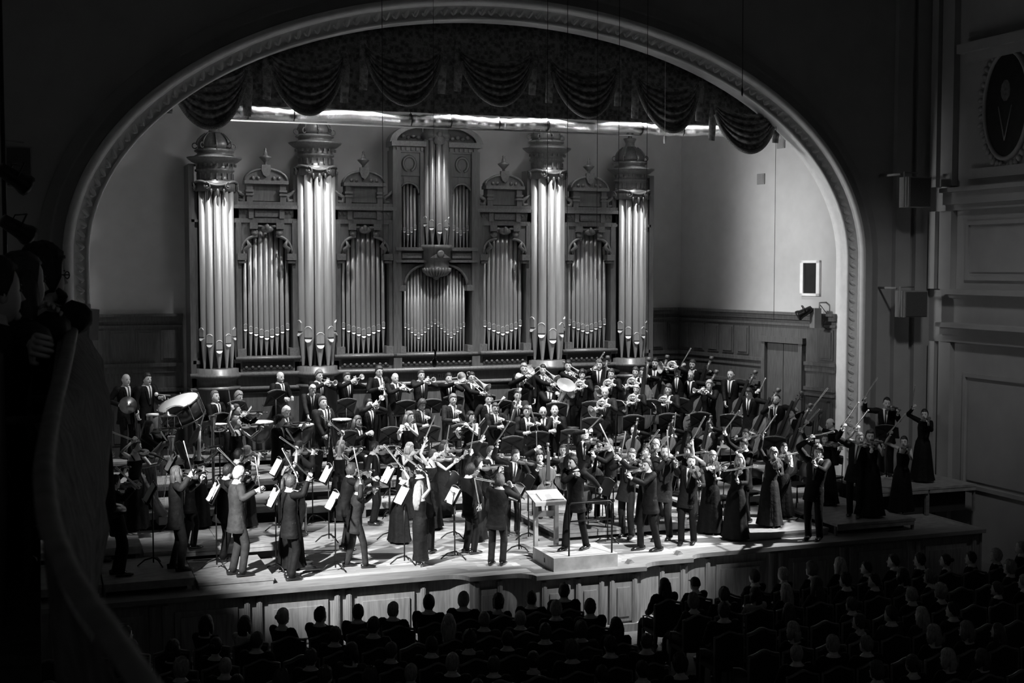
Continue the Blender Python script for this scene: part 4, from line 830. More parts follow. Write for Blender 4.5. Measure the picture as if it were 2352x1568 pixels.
            for sd in (1, -1):
                b = MB(); V = []
                for h in np.linspace(.12, .49, 8):
                    rx, ry = ringat(RINGS, h); w0 = .012+.05*(h-.14)/.36; lw = .012+.045*math.sin(PI*min(1, (h-.1)/.36)*.6)
                    for q in (0, .5, 1): x = w0+lw*q; V.append(sp(sd*x, -ry*math.sqrt(max(0, 1-(x/rx)**2))-.014+.006*q, h))
                b.add(V, [(i*3+c, i*3+c+1, (i+1)*3+c+1, (i+1)*3+c) for i in range(7) for c in range(2)]); b.build('lapel', cl, o)
            if tie:
                b = MB(); V = []
                for h in np.linspace(.13, .5, 7):
                    rx, ry = ringat(RINGS, h); w_ = .024-.016*(h-.13)/.37 if h < .45 else .014
                    for x in (-w_, 0, w_): V.append(sp(x, -ry-.014-(.004 if x == 0 else 0), h))
                b.add(V, [(i*3+c, i*3+c+1, (i+1)*3+c+1, (i+1)*3+c) for i in range(6) for c in range(2)]); b.build('tie', 'tie', o)
        if turtleneck:
            b = MB(); b.loft([np.array([nb+np.array([r*c, r*s_, z]) for c, s_ in zip(ca, sa)]) for z, r in ((-.03, .075), (.03, .068), (.05, .066))], cap=False); b.build('collar', cl, o)
    else:
        top = .40 if not sleeved else .5
        b = MB(); b.loft([np.array([sp(rx*1.03*c, ry*1.03*s_, h) for c, s_ in zip(ca, sa)]) for h, rx, ry in RINGF if h <= top], cap=False)
        if not sleeved:
            for sd in (1, -1): b.tube([sp(sd*.085, -.1, .38), sp(sd*.10, -.03, .475), sp(sd*.095, .06, .44), sp(sd*.085, .09, .38)], [(.018, .008)]*4, 6)
        else: b.add(np.concatenate(slv.v), slv.f)
        if skirt and not seated:
            n2 = 36; t = np.arange(n2)*2*PI/n2; R = []
            for z, rx, ry, am in ((1.02, .13, .1, 0), (.95, .165, .13, 0), (.8, .182, .155, .0), (.5, .158, .15, .006), (.25, .15, .145, .015), (.12, .17, .16, .03)) if slim else ((1.02, .13, .1, 0), (.95, .17, .13, 0), (.8, .195, .165, .008), (.5, .225, .21, .02), (.2, .26, .22, .03), (.05, .29, .25, .035)):
                c = sp(0, 0, max(z-.95, -.03)) if z > .9 else np.array([sp(0, 0, -.05)[0]*.6, sp(0, 0, -.05)[1]*.6, z-squat*.5])
                g = 1+am*6*np.cos(t*9+.7)*.35
                R.append(np.stack([c[0]+rx*np.cos(t)*g, c[1]+ry*np.sin(t)*g, np.full(n2, c[2])], 1))
            b.loft(R, cap=False)
        elif skirt: 
            b.tube([sp(0, .0, .02), sp(0, -.1, -.04), (0, -.42, .53), (0, -.47, .45), (0, -.45, .1)], [(.17, .11), (.19, .11), (.21, .09), (.21, .09), (.24, .1)], 14, ref=(1, 0, 0))
        b.build('dress' if skirt else 'blouse', cl, o)
        if not skirt: leg.build('trousers', cl, o)
    o['_hc'] = 0; del o['_hc']
    return o, dict(S=S, hc=hc, nb=nb, Hm=Hm, wr=wr, elb=elb, sp=sp)
# ================================================================== INSTRUMENTS (shared part meshes)
mat('violin_wood', .12, .25, var=.3, scale=12, stretch=(.4, 3, 1), spec=.6); mat('violin_dark', .06, .25, var=.2); mat('ebony', .012, .3)
mat('bow_stick', .5, .35); mat('bow_hair', .85, .6); mat('brass', .78, .22, metal=.6, var=.05); mat('silver', .8, .15, metal=.9, var=.05); mat('blackwood', .014, .25)
mat('drum_skin', .85, .5, var=.03); mat('drum_shell', .03, .3); mat('copper', .06, .3, metal=.6); mat('cymbal', .2, .32, metal=.9, var=.3, scale=6); mat('harp_wood', .14, .35, var=.2); mat('gold_leaf', .5, .25, metal=.8); mat('sheet_paper', .86, .7, var=.03); mat('plywood', .42, .5, var=.2, scale=6, stretch=(1, 4, 1)); mat('mallet_felt', .8, .8)
TPL = {}
def T(name, part, b, mats): TPL.setdefault(name, []).append((part, b.mesh(part, mats), None))
def place(name, M, label, cat, group=None, objname=None):
    e = empty(objname or name, M); tag(e, label, cat, group)
    for part, me, _ in TPL[name]: link(part, me, e)
    return e
def fiddle(name, s, slope=0., pin=0.):
    prof = [(0, .0), (.012, .045), (.05, .085), (.08, .101), (.12, .104), (.15, .092), (.175, .064), (.195, .055), (.215, .057), (.24, .07), (.265, .083), (.29, .083), (.32, .068), (.342, .04), (.355, .015)]
    if slope: prof = prof[:10]+[(.265, .078), (.29, .07), (.32, .045), (.345, .025), (.36, .015)]
    o = [(x*s, w_*s) for x, w_ in prof]+[(x*s, -w_*s) for x, w_ in prof[::-1]]
    b = MB(); b.prism(o, (0, 0, -.018*s), (1, 0, 0), (0, 1, 0), (0, 0, .036*s)); V = [(x*s, w_*s*.94, .018*s) for x, w_ in prof]
    k = len(prof)
    rows = [[(x*s, w_*s*q*.97, (.018+.011*(1-q*q))*s) for x, w_ in prof] for q in (-1, -.5, 0, .5, 1)]
    b.add([p for r in rows for p in r], [(i*k+j, i*k+j+1, (i+1)*k+j+1, (i+1)*k+j) for i in range(4) for j in range(k-1)])
    for q in (-1, 1): b.tube([(.15*s, q*.03*s, .0295*s), (.18*s, q*.042*s, .028*s), (.21*s, q*.036*s, .028*s)], .0028*s, 4, 1)
    T(name, 'body', b, ['violin_wood', 'ebony'])
    b = MB(); b.tube([(.35*s, 0, .012*s), (.42*s, 0, .012*s), (.49*s, 0, .008*s), (.54*s, 0, -.004*s)], [.016*s, .012*s, .012*s, .011*s], 8); b.lathe([(.004*s, -.014*s), (.017*s, -.012*s), (.017*s, .012*s), (.004*s, .014*s)], 10, (.565*s, 0, -.008*s), (0, 1, 0))
    for q in range(4): b.tube([(.505*s+.014*s*q, -.03*s*(1 if q % 2 else -1), .0), (.505*s+.014*s*q, 0, 0)], .0035*s, 4, 1)
    T(name, 'neck', b, ['violin_wood', 'ebony'])
    b = MB(); b.prism([(0, -.021*s), (.28*s, -.012*s), (.28*s, .012*s), (0, .021*s)], (.21*s, 0, .036*s), (1, 0, 0), (0, 1, 0), (0, 0, .007*s)); T(name, 'fingerboard', b, 'ebony')
    b = MB(); b.prism([(0, -.012*s), (.1*s, -.022*s), (.1*s, .022*s), (0, .012*s)], (.01*s, 0, .034*s), (1, 0, 0), (0, 1, 0), (0, 0, .008*s)); T(name, 'tailpiece', b, 'ebony')
    b = MB(); b.box((.178*s, 0, .045*s), (.005*s, .042*s, .034*s)); T(name, 'bridge', b, 'bow_stick')
    if pin: b = MB(); b.tube([(0, 0, 0), (-pin, 0, 0)], .006, 6); T(name, 'endpin', b, 'silver')
fiddle('violin', 1.); fiddle('viola', 1.13); fiddle('cello', 2.12, 0, .32); fiddle('double_bass', 3.05, 1., .2)
def mkbow(name, L):
    b = MB(); b.tube([(0, 0, 0), (L*.5, 0, -.008), (L*.97, 0, .004), (L, 0, -.016)], [.0085, .008, .0065, .008], 6); T(name, 'stick', b, 'bow_stick')
    b = MB(); b.box((L*.5+.03, 0, -.024), (L*.9, .016, .006)); T(name, 'hair', b, 'bow_hair')
    b = MB(); b.box((.05, 0, -.014), (.06, .013, .02)); T(name, 'frog', b, 'ebony')
mkbow('violin_bow', .74); mkbow('cello_bow', .72); mkbow('bass_bow', .70)
b = MB(); b.tube([(0, 0, 0), (.67, 0, 0)], .0105, 8); T('flute', 'tube', b, 'silver'); b = MB(); b.ball((.06, 0, .012), (.016, .013, .007), 7); T('flute', 'lip_plate', b, 'silver')
b = MB(); [b.lathe([(.009, .008), (.009, .018), (.0, .019)], 7, (.2+.032*q, 0, 0)) for q in range(13)]; T('flute', 'keys', b, 'silver')
for nm, L, r0, r1 in (('clarinet', .60, .011, .034), ('oboe', .56, .008, .02)):
    b = MB(); b.tube([(0, 0, 0), (.06, 0, 0)], [.005, .009], 7); T(nm, 'mouthpiece', b, 'ebony')
    b = MB(); b.lathe([(r0*.8, .05), (r0, .1), (r0*1.15, L*.75), (r0*1.3, L*.88), (r1, L)], 10, (0, 0, 0), (1, 0, 0)); T(nm, 'body', b, 'blackwood')
    b = MB(); [b.ball((.13+.03*q, .004, .013), (.009, .009, .005), 5) for q in range(12)]; b.tube([(.12, .012, .008), (.48, .013, .008)], .0035, 5); T(nm, 'keys', b, 'silver')
b = MB(); b.tube([(0, 0, 0), (.05, 0, .01), (.1, 0, -.01), (.14, 0, -.07)], [.008, .01, .011, .014], 7); T('bass_clarinet', 'neck', b, 'silver')
b = MB(); b.tube([(.14, 0, -.07), (.14, 0, -.95)], [.019, .021], 10); T('bass_clarinet', 'body', b, 'blackwood')
b = MB(); b.tube([(.14, 0, -.95), (.13, 0, -1.03), (.06, 0, -1.05), (.02, 0, -.98), (.01, 0, -.9)], [.022, .026, .035, .05, .075], 10); T('bass_clarinet', 'bell', b, 'silver')
b = MB(); [b.ball((.14+.02*(-1) ** q, .016, -.15-.045*q), (.015, .012, .014), 6) for q in range(17)]; b.tube([(.155, .018, -.12), (.155, .018, -.9)], .006, 5); T('bass_clarinet', 'keys', b, 'silver')
b = MB(); b.tube([(0, 0, -.62), (0, 0, .55)], [.026, .018], 9); b.tube([(.04, 0, -.62), (.04, 0, .15)], [.026, .02], 9); T('bassoon', 'body', b, 'violin_dark')
b = MB(); b.lathe([(.02, .54), (.03, .6), (.03, .66), (.022, .66)], 10); T('bassoon', 'bell', b, 'sheet_paper')
b = MB(); b.tube([(.04, 0, .15), (.05, -.03, .24), (.06, -.12, .24), (.06, -.2, .2)], [.008, .006, .005, .004], 6); T('bassoon', 'bocal', b, 'silver')
b = MB(); [b.ball((.0, -.028, -.5+.09*q), (.014, .01, .02), 5) for q in range(11)]; T('bassoon', 'keys', b, 'silver')
def bell(b, o, ax, L, r0, r1, n=16):
    pr = [(r0+(r1-r0)*((i/9.)**4), L*i/9.) for i in range(10)]; b.lathe(pr, n, o, ax, cap=False); b.lathe([(r*.94, h-.001) for r, h in pr[::-1]], n, o, ax, cap=False)
    ax = nrm(ax); b.tube([np.array(o)+ax*L+r1*(np.cos(t)*nrm(np.cross(ax, (0.1, .3, 1)))+np.sin(t)*np.cross(ax, nrm(np.cross(ax, (0.1, .3, 1))))) for t in np.linspace(0, 2*PI, 15)], .005, 5, cap=False)
b = MB(); bell(b, (.2, 0, 0), (1, 0, 0), .3, .008, .062); T('trumpet', 'bell', b, 'brass')
b = MB(); b.tube([(0, .0, -.0), (.36, .0, 0), (.4, 0, -.03), (.36, 0, -.07), (.15, 0, -.07)], .007, 6); b.tube([(.3, .01, 0), (.1, .01, 0), (.07, .01, -.05), (.1, .01, -.09), (.3, .01, -.09)], .008, 6); b.lathe([(.012, -.02), (.013, -.01), (.006, .02)], 8, (0, 0, 0), (1, 0, 0)); T('trumpet', 'tubing', b, 'brass')
for q in range(3): b = MB(); b.tube([(.19+.035*q, .005, -.12), (.19+.035*q, .005, .03)], .014, 8); b.tube([(.19+.035*q, .005, .03), (.19+.035*q, .005, .06)], [.005, .01], 6); T('trumpet', 'valve', b, 'brass')
b = MB(); bell(b, (.0, .07, .07), (1, 0, 0), .42, .012, .115, 18); b.tube([(.0, .07, .07), (-.25, .07, .07), (-.3, .07, .02), (-.25, .07, -.03), (.05, .07, -.03)], .011, 7); T('trombone', 'bell', b, 'brass')
b = MB(); b.tube([(0, 0, 0), (.72, 0, 0), (.77, 0, -.04), (.72, 0, -.085), (.0, .0, -.085), (-.02, .04, -.05)], .0095, 7); b.tube([(.1, 0, 0), (.1, 0, -.085)], .008, 6); b.tube([(.5, 0, 0), (.5, 0, -.085)], .008, 6); T('trombone', 'slide', b, 'brass')
b = MB(); b.lathe([(.016, -.03), (.018, -.02), (.007, .02)], 8, (0, 0, 0), (1, 0, 0)); T('trombone', 'mouthpiece', b, 'silver')
b = MB(); bell(b, (.05, 0, -.04), (.6, .5, -.35), .26, .022, .15, 18); T('french_horn', 'bell', b, 'brass')
b = MB()
for q, (r, yy) in enumerate(((.118, 0.), (.1, .03), (.08, .015), (.106, -.025))): b.tube([(.02+r*math.cos(t), yy, .03+r*math.sin(t)) for t in np.linspace(0, 2*PI, 19)], .0125, 6, cap=False)
b.tube([(.02, .0, .165), (-.02, -.08, .2), (-.03, -.18, .2)], [.008, .006, .005], 6); b.tube([(-.06, .01, .03), (.1, .01, .03)], .012, 6); b.tube([(.0, .01, -.07), (.02, .01, .12)], .012, 6); T('french_horn', 'tubing', b, 'brass')
for q in range(4): b = MB(); b.lathe([(.0, -.02), (.02, -.02), (.02, .02), (0, .02)], 9, (-.03+.035*q, .03, .06), (0, 1, 0)); T('french_horn', 'valve', b, 'silver')
b = MB(); bell(b, (0, 0, .15), (.12, 0, 1), .62, .06, .23, 24); T('tuba', 'bell', b, 'brass')
b = MB(); b.tube([(.0, 0, .2), (-.02, 0, -.12), (.04, 0, -.24), (.14, 0, -.26), (.22, 0, -.2), (.24, 0, .1), (.2, 0, .3), (.15, 0, .32), (.12, 0, .26), (.12, 0, -.1)], [.062, .065, .06, .055, .05, .042, .036, .03, .028, .024], 10); b.tube([(.12, 0, -.1), (.16, .04, .0), (.16, .04, .25), (.05, -.1, .32), (-.06, -.16, .33)], [.018, .015, .012, .009, .008], 7)
for q in range(4): b.tube([(.05+.05*q, -.07, -.18), (.05+.05*q, -.07, .2)], .016, 7)
T('tuba', 'tubing', b, 'brass')
for q in range(4): b = MB(); b.tube([(.02+.045*q, -.1, .1), (.02+.045*q, -.1, .26)], .02, 8); T('tuba', 'valve', b, 'silver')
# drums
b = MB(); b.lathe([(.0, .28), (.12, .3), (.26, .42), (.335, .62), (.345, .78)], 20); T('timpani', 'bowl', b, 'copper'); b = MB(); b.lathe([(.345, .77), (.355, .79), (.345, .8), (0, .802)], 24); T('timpani', 'drumhead', b, 'drum_skin')
b = MB(); b.tube([(.35*math.cos(t), .35*math.sin(t), .79) for t in np.linspace(0, 2*PI, 25)], .014, 6, cap=False); T('timpani', 'hoop', b, 'silver')
for q in range(3): t = q*2.094; b = MB(); b.tube([(.36*math.cos(t), .36*math.sin(t), .7), (.34*math.cos(t), .34*math.sin(t), .3), (.42*math.cos(t), .42*math.sin(t), -.28)], .015, 6); T('timpani', 'leg', b, 'black_metal')
b = MB(); b.lathe([(.0, -.2), (.46, -.2), (.46, .2), (.0, .2)], 30); T('bass_drum', 'shell', b, 'drum_shell'); b = MB(); b.lathe([(.455, .2), (.455, .207), (0, .208)], 30); T('bass_drum', 'drumhead', b, 'drum_skin')
for z in (-.2, .2): b = MB(); b.tube([(.475*math.cos(t), .475*math.sin(t), z) for t in np.linspace(0, 2*PI, 31)], .02, 6, cap=False); T('bass_drum', 'hoop', b, 'drum_shell')
for q in range(10): t = q*.628; b = MB(); b.tube([(.48*math.cos(t), .48*math.sin(t), -.24), (.48*math.cos(t), .48*math.sin(t), .24)], .008, 5); T('bass_drum', 'tension_rod', b, 'silver')
b = MB(); b.lathe([(.0, 0), (.17, 0), (.17, .14)], 20); T('snare_drum', 'shell', b, 'silver'); b = MB(); b.lathe([(.17, .14), (.168, .147), (0, .147)], 20); T('snare_drum', 'drumhead', b, 'drum_skin'); b = MB(); b.tube([(.175*math.cos(t), .175*math.sin(t), .145) for t in np.linspace(0, 2*PI, 21)], .008, 5, cap=False); T('snare_drum', 'hoop', b, 'silver')
for q in range(3): t = q*2.094+.4; b = MB(); b.tube([(.0, 0, -.05), (.0, 0, -.4), (.28*math.cos(t), .28*math.sin(t), -.72)], .009, 5); T('snare_drum', 'stand_leg', b, 'black_metal')
b = MB(); b.lathe([(.0, .05), (.03, .05), (.06, .02), (.19, .0), (.19, -.003), (0, .0)], 24); T('cymbal', 'plate', b, 'cymbal'); b = MB(); b.ball((0, 0, .06), .025, 8); T('cymbal', 'strap', b, 'drum_skin')
b = MB(); b.lathe([(.0, .05), (.03, .05), (.06, .02), (.23, .0), (.23, -.003), (0, .0)], 24, (0, 0, .95)); T('cymbal_stand', 'plate', b, 'cymbal'); b = MB(); b.tube([(0, 0, .3), (0, 0, 1.02)], .01, 6); T('cymbal_stand', 'pole', b, 'silver')
for q in range(3): t = q*2.094; b = MB(); b.tube([(0, 0, .4), (.3*math.cos(t), .3*math.sin(t), 0)], .009, 5); T('cymbal_stand', 'leg', b, 'silver')
b = MB(); b.lathe([(.09, .55), (.13, .8), (.15, .95)], 16); T('tall_drum', 'shell', b, 'violin_wood'); b = MB(); b.lathe([(.155, .94), (.155, .96), (0, .965)], 16); T('tall_drum', 'drumhead', b, 'drum_skin'); b = MB(); b.tube([(0, 0, 0), (0, 0, .56)], [.12, .04], 8); T('tall_drum', 'stand', b, 'black_metal')
# harp: column in front (+X), soundbox behind
b = MB(); b.lathe([(.06, .1), (.03, .2), (.03, 1.45), (.05, 1.5), (.055, 1.6), (.075, 1.72), (.085, 1.75), (.0, 1.76)], 12, (.62, 0, 0)); [b.ball((.62+.06*math.cos(t), .06*math.sin(t), 1.74), .022, 5) for t in np.linspace(0, 2*PI, 8, False)]; T('harp', 'column', b, 'gold_leaf')
b = MB(); b.tube([(.62, 0, 1.62), (.45, 0, 1.6), (.28, 0, 1.42), (.16, 0, 1.2), (.02, 0, 1.18), (-.1, 0, 1.28)], [(.05, .03), (.06, .03), (.07, .03), (.065, .03), (.06, .03), (.05, .03)], 8, ref=(0, 0, 1)); T('harp', 'neck', b, 'harp_wood')
b = MB(); b.tube([(-.12, 0, 1.28), (.15, 0, .7), (.42, 0, .16)], [(.05, .04), (.12, .08), (.19, .12)], 10, ref=(0, 1, 0)); T('harp', 'soundbox', b, 'harp_wood')
b = MB(); b.box((.52, 0, .09), (.4, .36, .16)); T('harp', 'pedal_base', b, 'harp_wood')
b = MB()
for q in range(22): t = q/21; b.tube([(.55-.62*t, 0, 1.58-.33*t-.12*math.sin(PI*t)), (.44-.52*t, 0, .22+.95*t)], .0025, 4)
T('harp', 'strings', b, 'bow_hair'); 
# stands, chairs
b = MB(); V = []
for i in range(9):
    x = -.25+.5*i/8; V += [(x, .0-.03*math.cos(PI*(i-4)/9), -.17), (x, -.03*math.cos(PI*(i-4)/9), .15+.035*math.cos(PI*(i-4)/8))]
V2 = [(x, y+.012, z) for x, y, z in V]; k = len(V)
Fs = [(2*i, 2*i+2, 2*i+3, 2*i+1) for i in range(8)]; Fs += [tuple(k+q for q in f[::-1]) for f in Fs]+[(2*i, k+2*i, k+2*i+2, 2*i+2) for i in range(8)]+[(2*i+1, 2*i+3, k+2*i+3, k+2*i+1) for i in range(8)]+[(0, 1, k+1, k), (16, k+16, k+17, 17)]
b.add(V+V2, Fs, 0, False); DESK = b
def stand_parts():
    tilt = Matrix.Translation((0, 0, 1.12)) @ Matrix.Rotation(-.52, 4, 'X')
    def tr(b): b.v = [np.array([tilt @ Vector(p) for p in np.concatenate(b.v)])]; return b
    T('music_stand', 'desk', tr(DESK), 'black_metal')
    b = MB(); b.box((0, -.035, -.17), (.5, .06, .012)); T('music_stand', 'ledge', tr(b), 'black_metal')
    b = MB(); b.box((0, .02, -.02), (.5, .008, .02), rotY(.55)); b.box((0, .02, -.02), (.5, .008, .02), rotY(-.55)); T('music_stand', 'cross_brace', tr(b), 'black_metal')
    b = MB(); b.tube([(-.248, -.03, .15), (-.12, -.048, .176), (0, -.052, .186), (.12, -.048, .176), (.248, -.03, .15)], .006, 5); T('music_stand', 'top_rim', tr(b), 'speaker_grey')
    b = MB(); b.tube([(0, .02, .05), (0, .02, 1.1)], [.014, .012], 7); T('music_stand', 'pole', b, 'black_metal')
    for q in range(3): t = q*2.094+.5; b = MB(); b.tube([(0, .02, .13), (.15*math.cos(t), .02+.15*math.sin(t), .1), (.28*math.cos(t), .02+.28*math.sin(t), .012)], [.014, .013, .011], 6); T('music_stand', 'leg', b, 'black_metal')
stand_parts()
b = MB(); b.box((0, 0, .45), (.42, .42, .05)); T('orchestra_chair', 'seat', b, 'black_metal'); b = MB(); b.tube([(-.2, .2, .82), (0, .23, .83), (.2, .2, .82)], [(.1, .012)]*3, 6, ref=(0, 0, 1)); T('orchestra_chair', 'backrest', b, 'black_metal')
for x in (-.19, .19):
    b = MB(); b.tube([(x, -.18, .44), (x, -.2, 0)], .012, 6); T('orchestra_chair', 'leg', b, 'black_metal'); b = MB(); b.tube([(x, .2, .85), (x, .18, .44), (x, .22, 0)], .012, 6); T('orchestra_chair', 'leg', b, 'black_metal')
DBG = False
# ================================================================== THE ORCHESTRA
COND = (9.35, 22.4)
def prj(p):
    v = np.asarray(p, float)-CAM; d = v@FW; return CX+F*(v@RT)/d, CY-F*(v@UP)/d
def face_to(x, y, tx, ty): return math.atan2(tx-x, -(ty-y))
HCL = {False: np.array([0, -.026, 1.588]), True: np.array([0, .034, 1.168])}
def locate(hx, hy, seated=False, s0=1., ta=COND, fe=None, yr=(21.4, 29.6), lean=0., zg=None):
    """root (x, y, z), facing, scale, lean, side so that the head shows at (hx, hy) and the feet stand on the stage"""
    hl = HCL[seated]; hl = np.array([0, hl[1]-math.sin(lean)*.62, hl[2]-(1-math.cos(lean))*.62])
    if fe:
        z = 0.
        for _ in range(4): p = onZ(fe[0], fe[1]-4, z); z = ground(p[0], p[1]) if zg is None else zg
        a = face_to(p[0], p[1], *ta); best = None
        for s in np.linspace(.86, 1.12, 27):
            yy = prj((p[0], p[1], z+hl[2]*s))[1]
            if best is None or abs(yy-hy) < best[0]: best = (abs(yy-hy), s)
        s = best[1]; top = np.array([p[0], p[1], z+hl[2]*s]); r = ray(hx, hy); t = ((top-CAM)@r)/(r@r); o = CAM+r*t-top
        ol = rotZ(-a)@o/s; ln = max(-.12, min(.4, math.atan2(-ol[1]-.02, .68))); sdl = max(-.3, min(.3, math.atan2(ol[0], .68)))
        return np.array([p[0], p[1], z]), a, s, ln, sdl
    best = None
    for Y in np.arange(yr[0], yr[1], .02):
        H = onY(hx, hy, Y); a = face_to(H[0], H[1], *ta); root = H-rotZ(a)@hl*s0; g = ground(root[0], root[1])
        e = abs(root[2]-g)
        if best is None or e < best[0]: best = (e, Y, a, g, H)
    e, Y, a, g, H = best; s = max(.86, min(1.1, (H[2]-g)/hl[2])); root = H-rotZ(a)@hl*s; root[2] = g
    return root, a, s, lean, 0.
PEOPLE_N = [0]
LAST = {}
def musician(d, hx, hy, pose, f=0, h='short', t='brown', su='black', fe=None, bw=None, ta=COND, yr=(21.4, 29.6), se=False, lean=0., tr=None, hp=None, hy_=None, chair=None, vd=None, axis=None, bs=1, zg=None, rhp=None, lhp=None, **kw):
    if pose in ('vc', 'tu'): se = True
    root, a, s, ln, sdl = locate(hx, hy, se, .95 if f else 1., ta, fe, yr, lean, zg)
    M = TR(root[0], root[1], root[2], a, s); R3 = rotZ(a)
    def w(p): return root+R3@np.asarray(p, float)*s
    def loc(P): return R3.T@(np.asarray(P, float)-root)/s
    Rt = rotX(ln)@rotY(sdl); P0 = np.array([0, .06 if se else 0, .53 if se else .95]); nb = P0+Rt@np.array([0, 0, .52])
    sw = .155 if f else .182; SR = P0+Rt@np.array([-sw, 0, .455]); SL = P0+Rt@np.array([sw, 0, .455])
    hyaw = {'vn': .35, 'va': .35, 'fl': .25, 'vc': -.1}.get(pose, 0.) if hy_ is None else hy_; hpit = {'vn': .12, 'va': .12}.get(pose, .08) if hp is None else hp
    Hm = rotZ(hyaw)@rotX(hpit); hc = nb+np.array([0, -.014, .01])+Hm@np.array([0, -.012, .108]); mouth = hc+Hm@np.array([0, -.1, -.058])
    A = dict(female=bool(f), hair=h, htone=t, suit=su, seated=se, lean=ln, side=sdl, hyaw=hyaw, hpitch=hpit)
    A.update(kw); todo = []
    if not se: A.setdefault('step', random.uniform(-.07, .07))
    def put(kind, o, x, z, lab, cat, grp):
        x = nrm(R3@np.asarray(x, float)); z = R3@np.asarray(z, float); z = nrm(z-x*(z@x)); todo.append((kind, frame(w(o), x, np.cross(z, x), z), lab, cat, grp))
    bow = None; bl = .74
    if pose in ('vn', 'va'):
        vs = 1. if pose == 'vn' else 1.13; dv = nrm(vd if vd is not None else (.60, -.79, .03)); zv = np.array([-.35, -.1, .93]); zv = nrm(zv-dv*(zv@dv))
        tail = nb+np.array([.045, -.07, .02]); A['lh'] = tail+dv*.45*vs-zv*.035; A['le'] = (.35, -.1, -1); A['ld'] = nrm(dv*.3+np.array([0, 0, .6])); A['curl'] = (1.0, .7)
        if pose == 'va': put('viola', tail, dv, zv, 'viola held by the '+d, 'viola', 'violas')
        else: put('violin', tail, dv, zv, 'violin held by the '+d, 'violin', 'violins')
        br = tail+dv*.178*vs+zv*.05
        if bw is None: A['rh'] = br+np.array([-.30, -.10, -.06]); bow = ('l', A['rh'], br)
        else: bow = ('p', bw)
    elif pose == 'vc':
        d3 = nrm((.10, .30, .95)); o = np.array([-.03, -.66, .02])+d3*.32; put('cello', o, d3, (0, -1, .3), 'cello held by the '+d, 'cello', 'cellos'); A['lh'] = o+d3*.93; A['ld'] = (-.6, -.5, .4); A['le'] = (1, .2, -.2); A['step'] = 0.
        br = o+d3*.378; bl = .72
        if bw is None: A['rh'] = br+np.array([-.30, -.12, .03]); bow = ('l', A['rh'], br+np.array([0, -.08, 0]))
        else: bow = ('p', bw)
    elif pose == 'db':
        d3 = nrm(axis if axis is not None else (.26, .10, .96)); o = np.array([.02, -.42, .02])+d3*.2; put('double_bass', o, d3, (-.35, -.9, .25), 'double bass held by the '+d, 'double bass', 'double basses'); A['lh'] = o+d3*1.34; A['ld'] = (-.5, -.5, .5); A['le'] = (1, .2, -.2); bl = .7
        br = o+d3*.54
        if bw is None: A['rh'] = br+np.array([-.26, -.06, .0]); bow = ('l', A['rh'], br+np.array([0, -.12, 0]))
        else: bow = ('p', bw)
    elif pose == 'fl':
        dv = nrm(axis if axis is not None else (-.88, -.25, -.34)); put('flute', mouth-dv*.05+np.array([0, -.012, 0]), dv, (0, -.4, .9), 'flute played by the '+d, 'flute', 'flutes')
        A['lh'] = mouth+dv*.2+np.array([0, -.02, -.0]); A['rh'] = mouth+dv*.44+np.array([0, -.02, .0]); A['ld'] = (-.6, -.2, .7); A['rd'] = (.5, -.3, .7); A['le'] = (.5, -.5, -1); A['re'] = (-.5, -.3, -1)
    elif pose in ('ob', 'cl'):
        dv = nrm(axis if axis is not None else (0, -.5, -.87)); nm = 'oboe' if pose == 'ob' else 'clarinet'; put(nm, mouth, dv, (0, -.8, .6), nm+' played by the '+d, nm, 'oboes and clarinets')
        A['lh'] = mouth+dv*.2+np.array([.02, -.01, 0]); A['rh'] = mouth+dv*.4+np.array([-.02, -.01, 0]); A['ld'] = (-.8, -.4, .2); A['rd'] = (.8, -.4, .2)
    elif pose == 'bcl':
        put('bass_clarinet', mouth, (0.1, -1, 0), (0.06, 0.06, 1), 'bass clarinet played by the '+d, 'bass clarinet', None); A['lh'] = mouth+np.array([.02, -.16, -.36]); A['rh'] = mouth+np.array([-.03, -.15, -.66]); A['ld'] = (-.8, -.5, .1); A['rd'] = (.8, -.5, .1)
    elif pose == 'fg':
        dv = nrm(axis if axis is not None else (.34, -.05, .93)); c = np.array([-.12, -.26, nb[2]-.3]); x = nrm(np.array([-1, 0, 0])-dv*(-dv[0])); todo.append(('bassoon', frame(w(c), R3@x, R3@np.cross(dv, x), R3@dv), 'bassoon played by the '+d, 'bassoon', 'bassoons'))
        A['lh'] = c+dv*.22+np.array([.02, .0, 0]); A['rh'] = c-dv*.22+np.array([-.05, .0, 0]); A['ld'] = (-.8, -.4, .2); A['rd'] = (.6, -.7, .1)
    elif pose in ('tp', 'fh'):
        dv = nrm(axis if axis is not None else (.05, -.97, -.1)); put('trumpet', mouth, dv, (0, 0, 1), 'trumpet played by the '+d, 'trumpet', 'trumpets')
        A['lh'] = mouth+dv*.21+np.array([.025, 0, -.06]); A['rh'] = mouth+dv*.24+np.array([-.03, 0, -.02]); A['ld'] = (-.5, -.6, .5); A['rd'] = (.5, -.6, .5); A['le'] = (1, .1, -.45); A['re'] = (-1, .1, -.45)
    elif pose == 'tb':
        dv = nrm(axis if axis is not None else (.35, -.85, -.4)); put('trombone', mouth, dv, (0, 0, 1), 'trombone played by the '+d, 'trombone', 'trombones')
        A['lh'] = mouth+dv*.1+np.array([.03, 0, -.06]); A['rh'] = mouth+dv*.42+np.array([-.02, 0, -.05]); A['ld'] = (-.4, -.6, .5); A['rd'] = (.4, -.8, .2); A['le'] = (1, .1, -.5); A['re'] = (-.8, .1, -.7)
    elif pose == 'hn':
        up = axis is not None; c = mouth+np.array([-.03, -.18, -.2]) if not up else hc+np.array([-.1, -.15, .12])
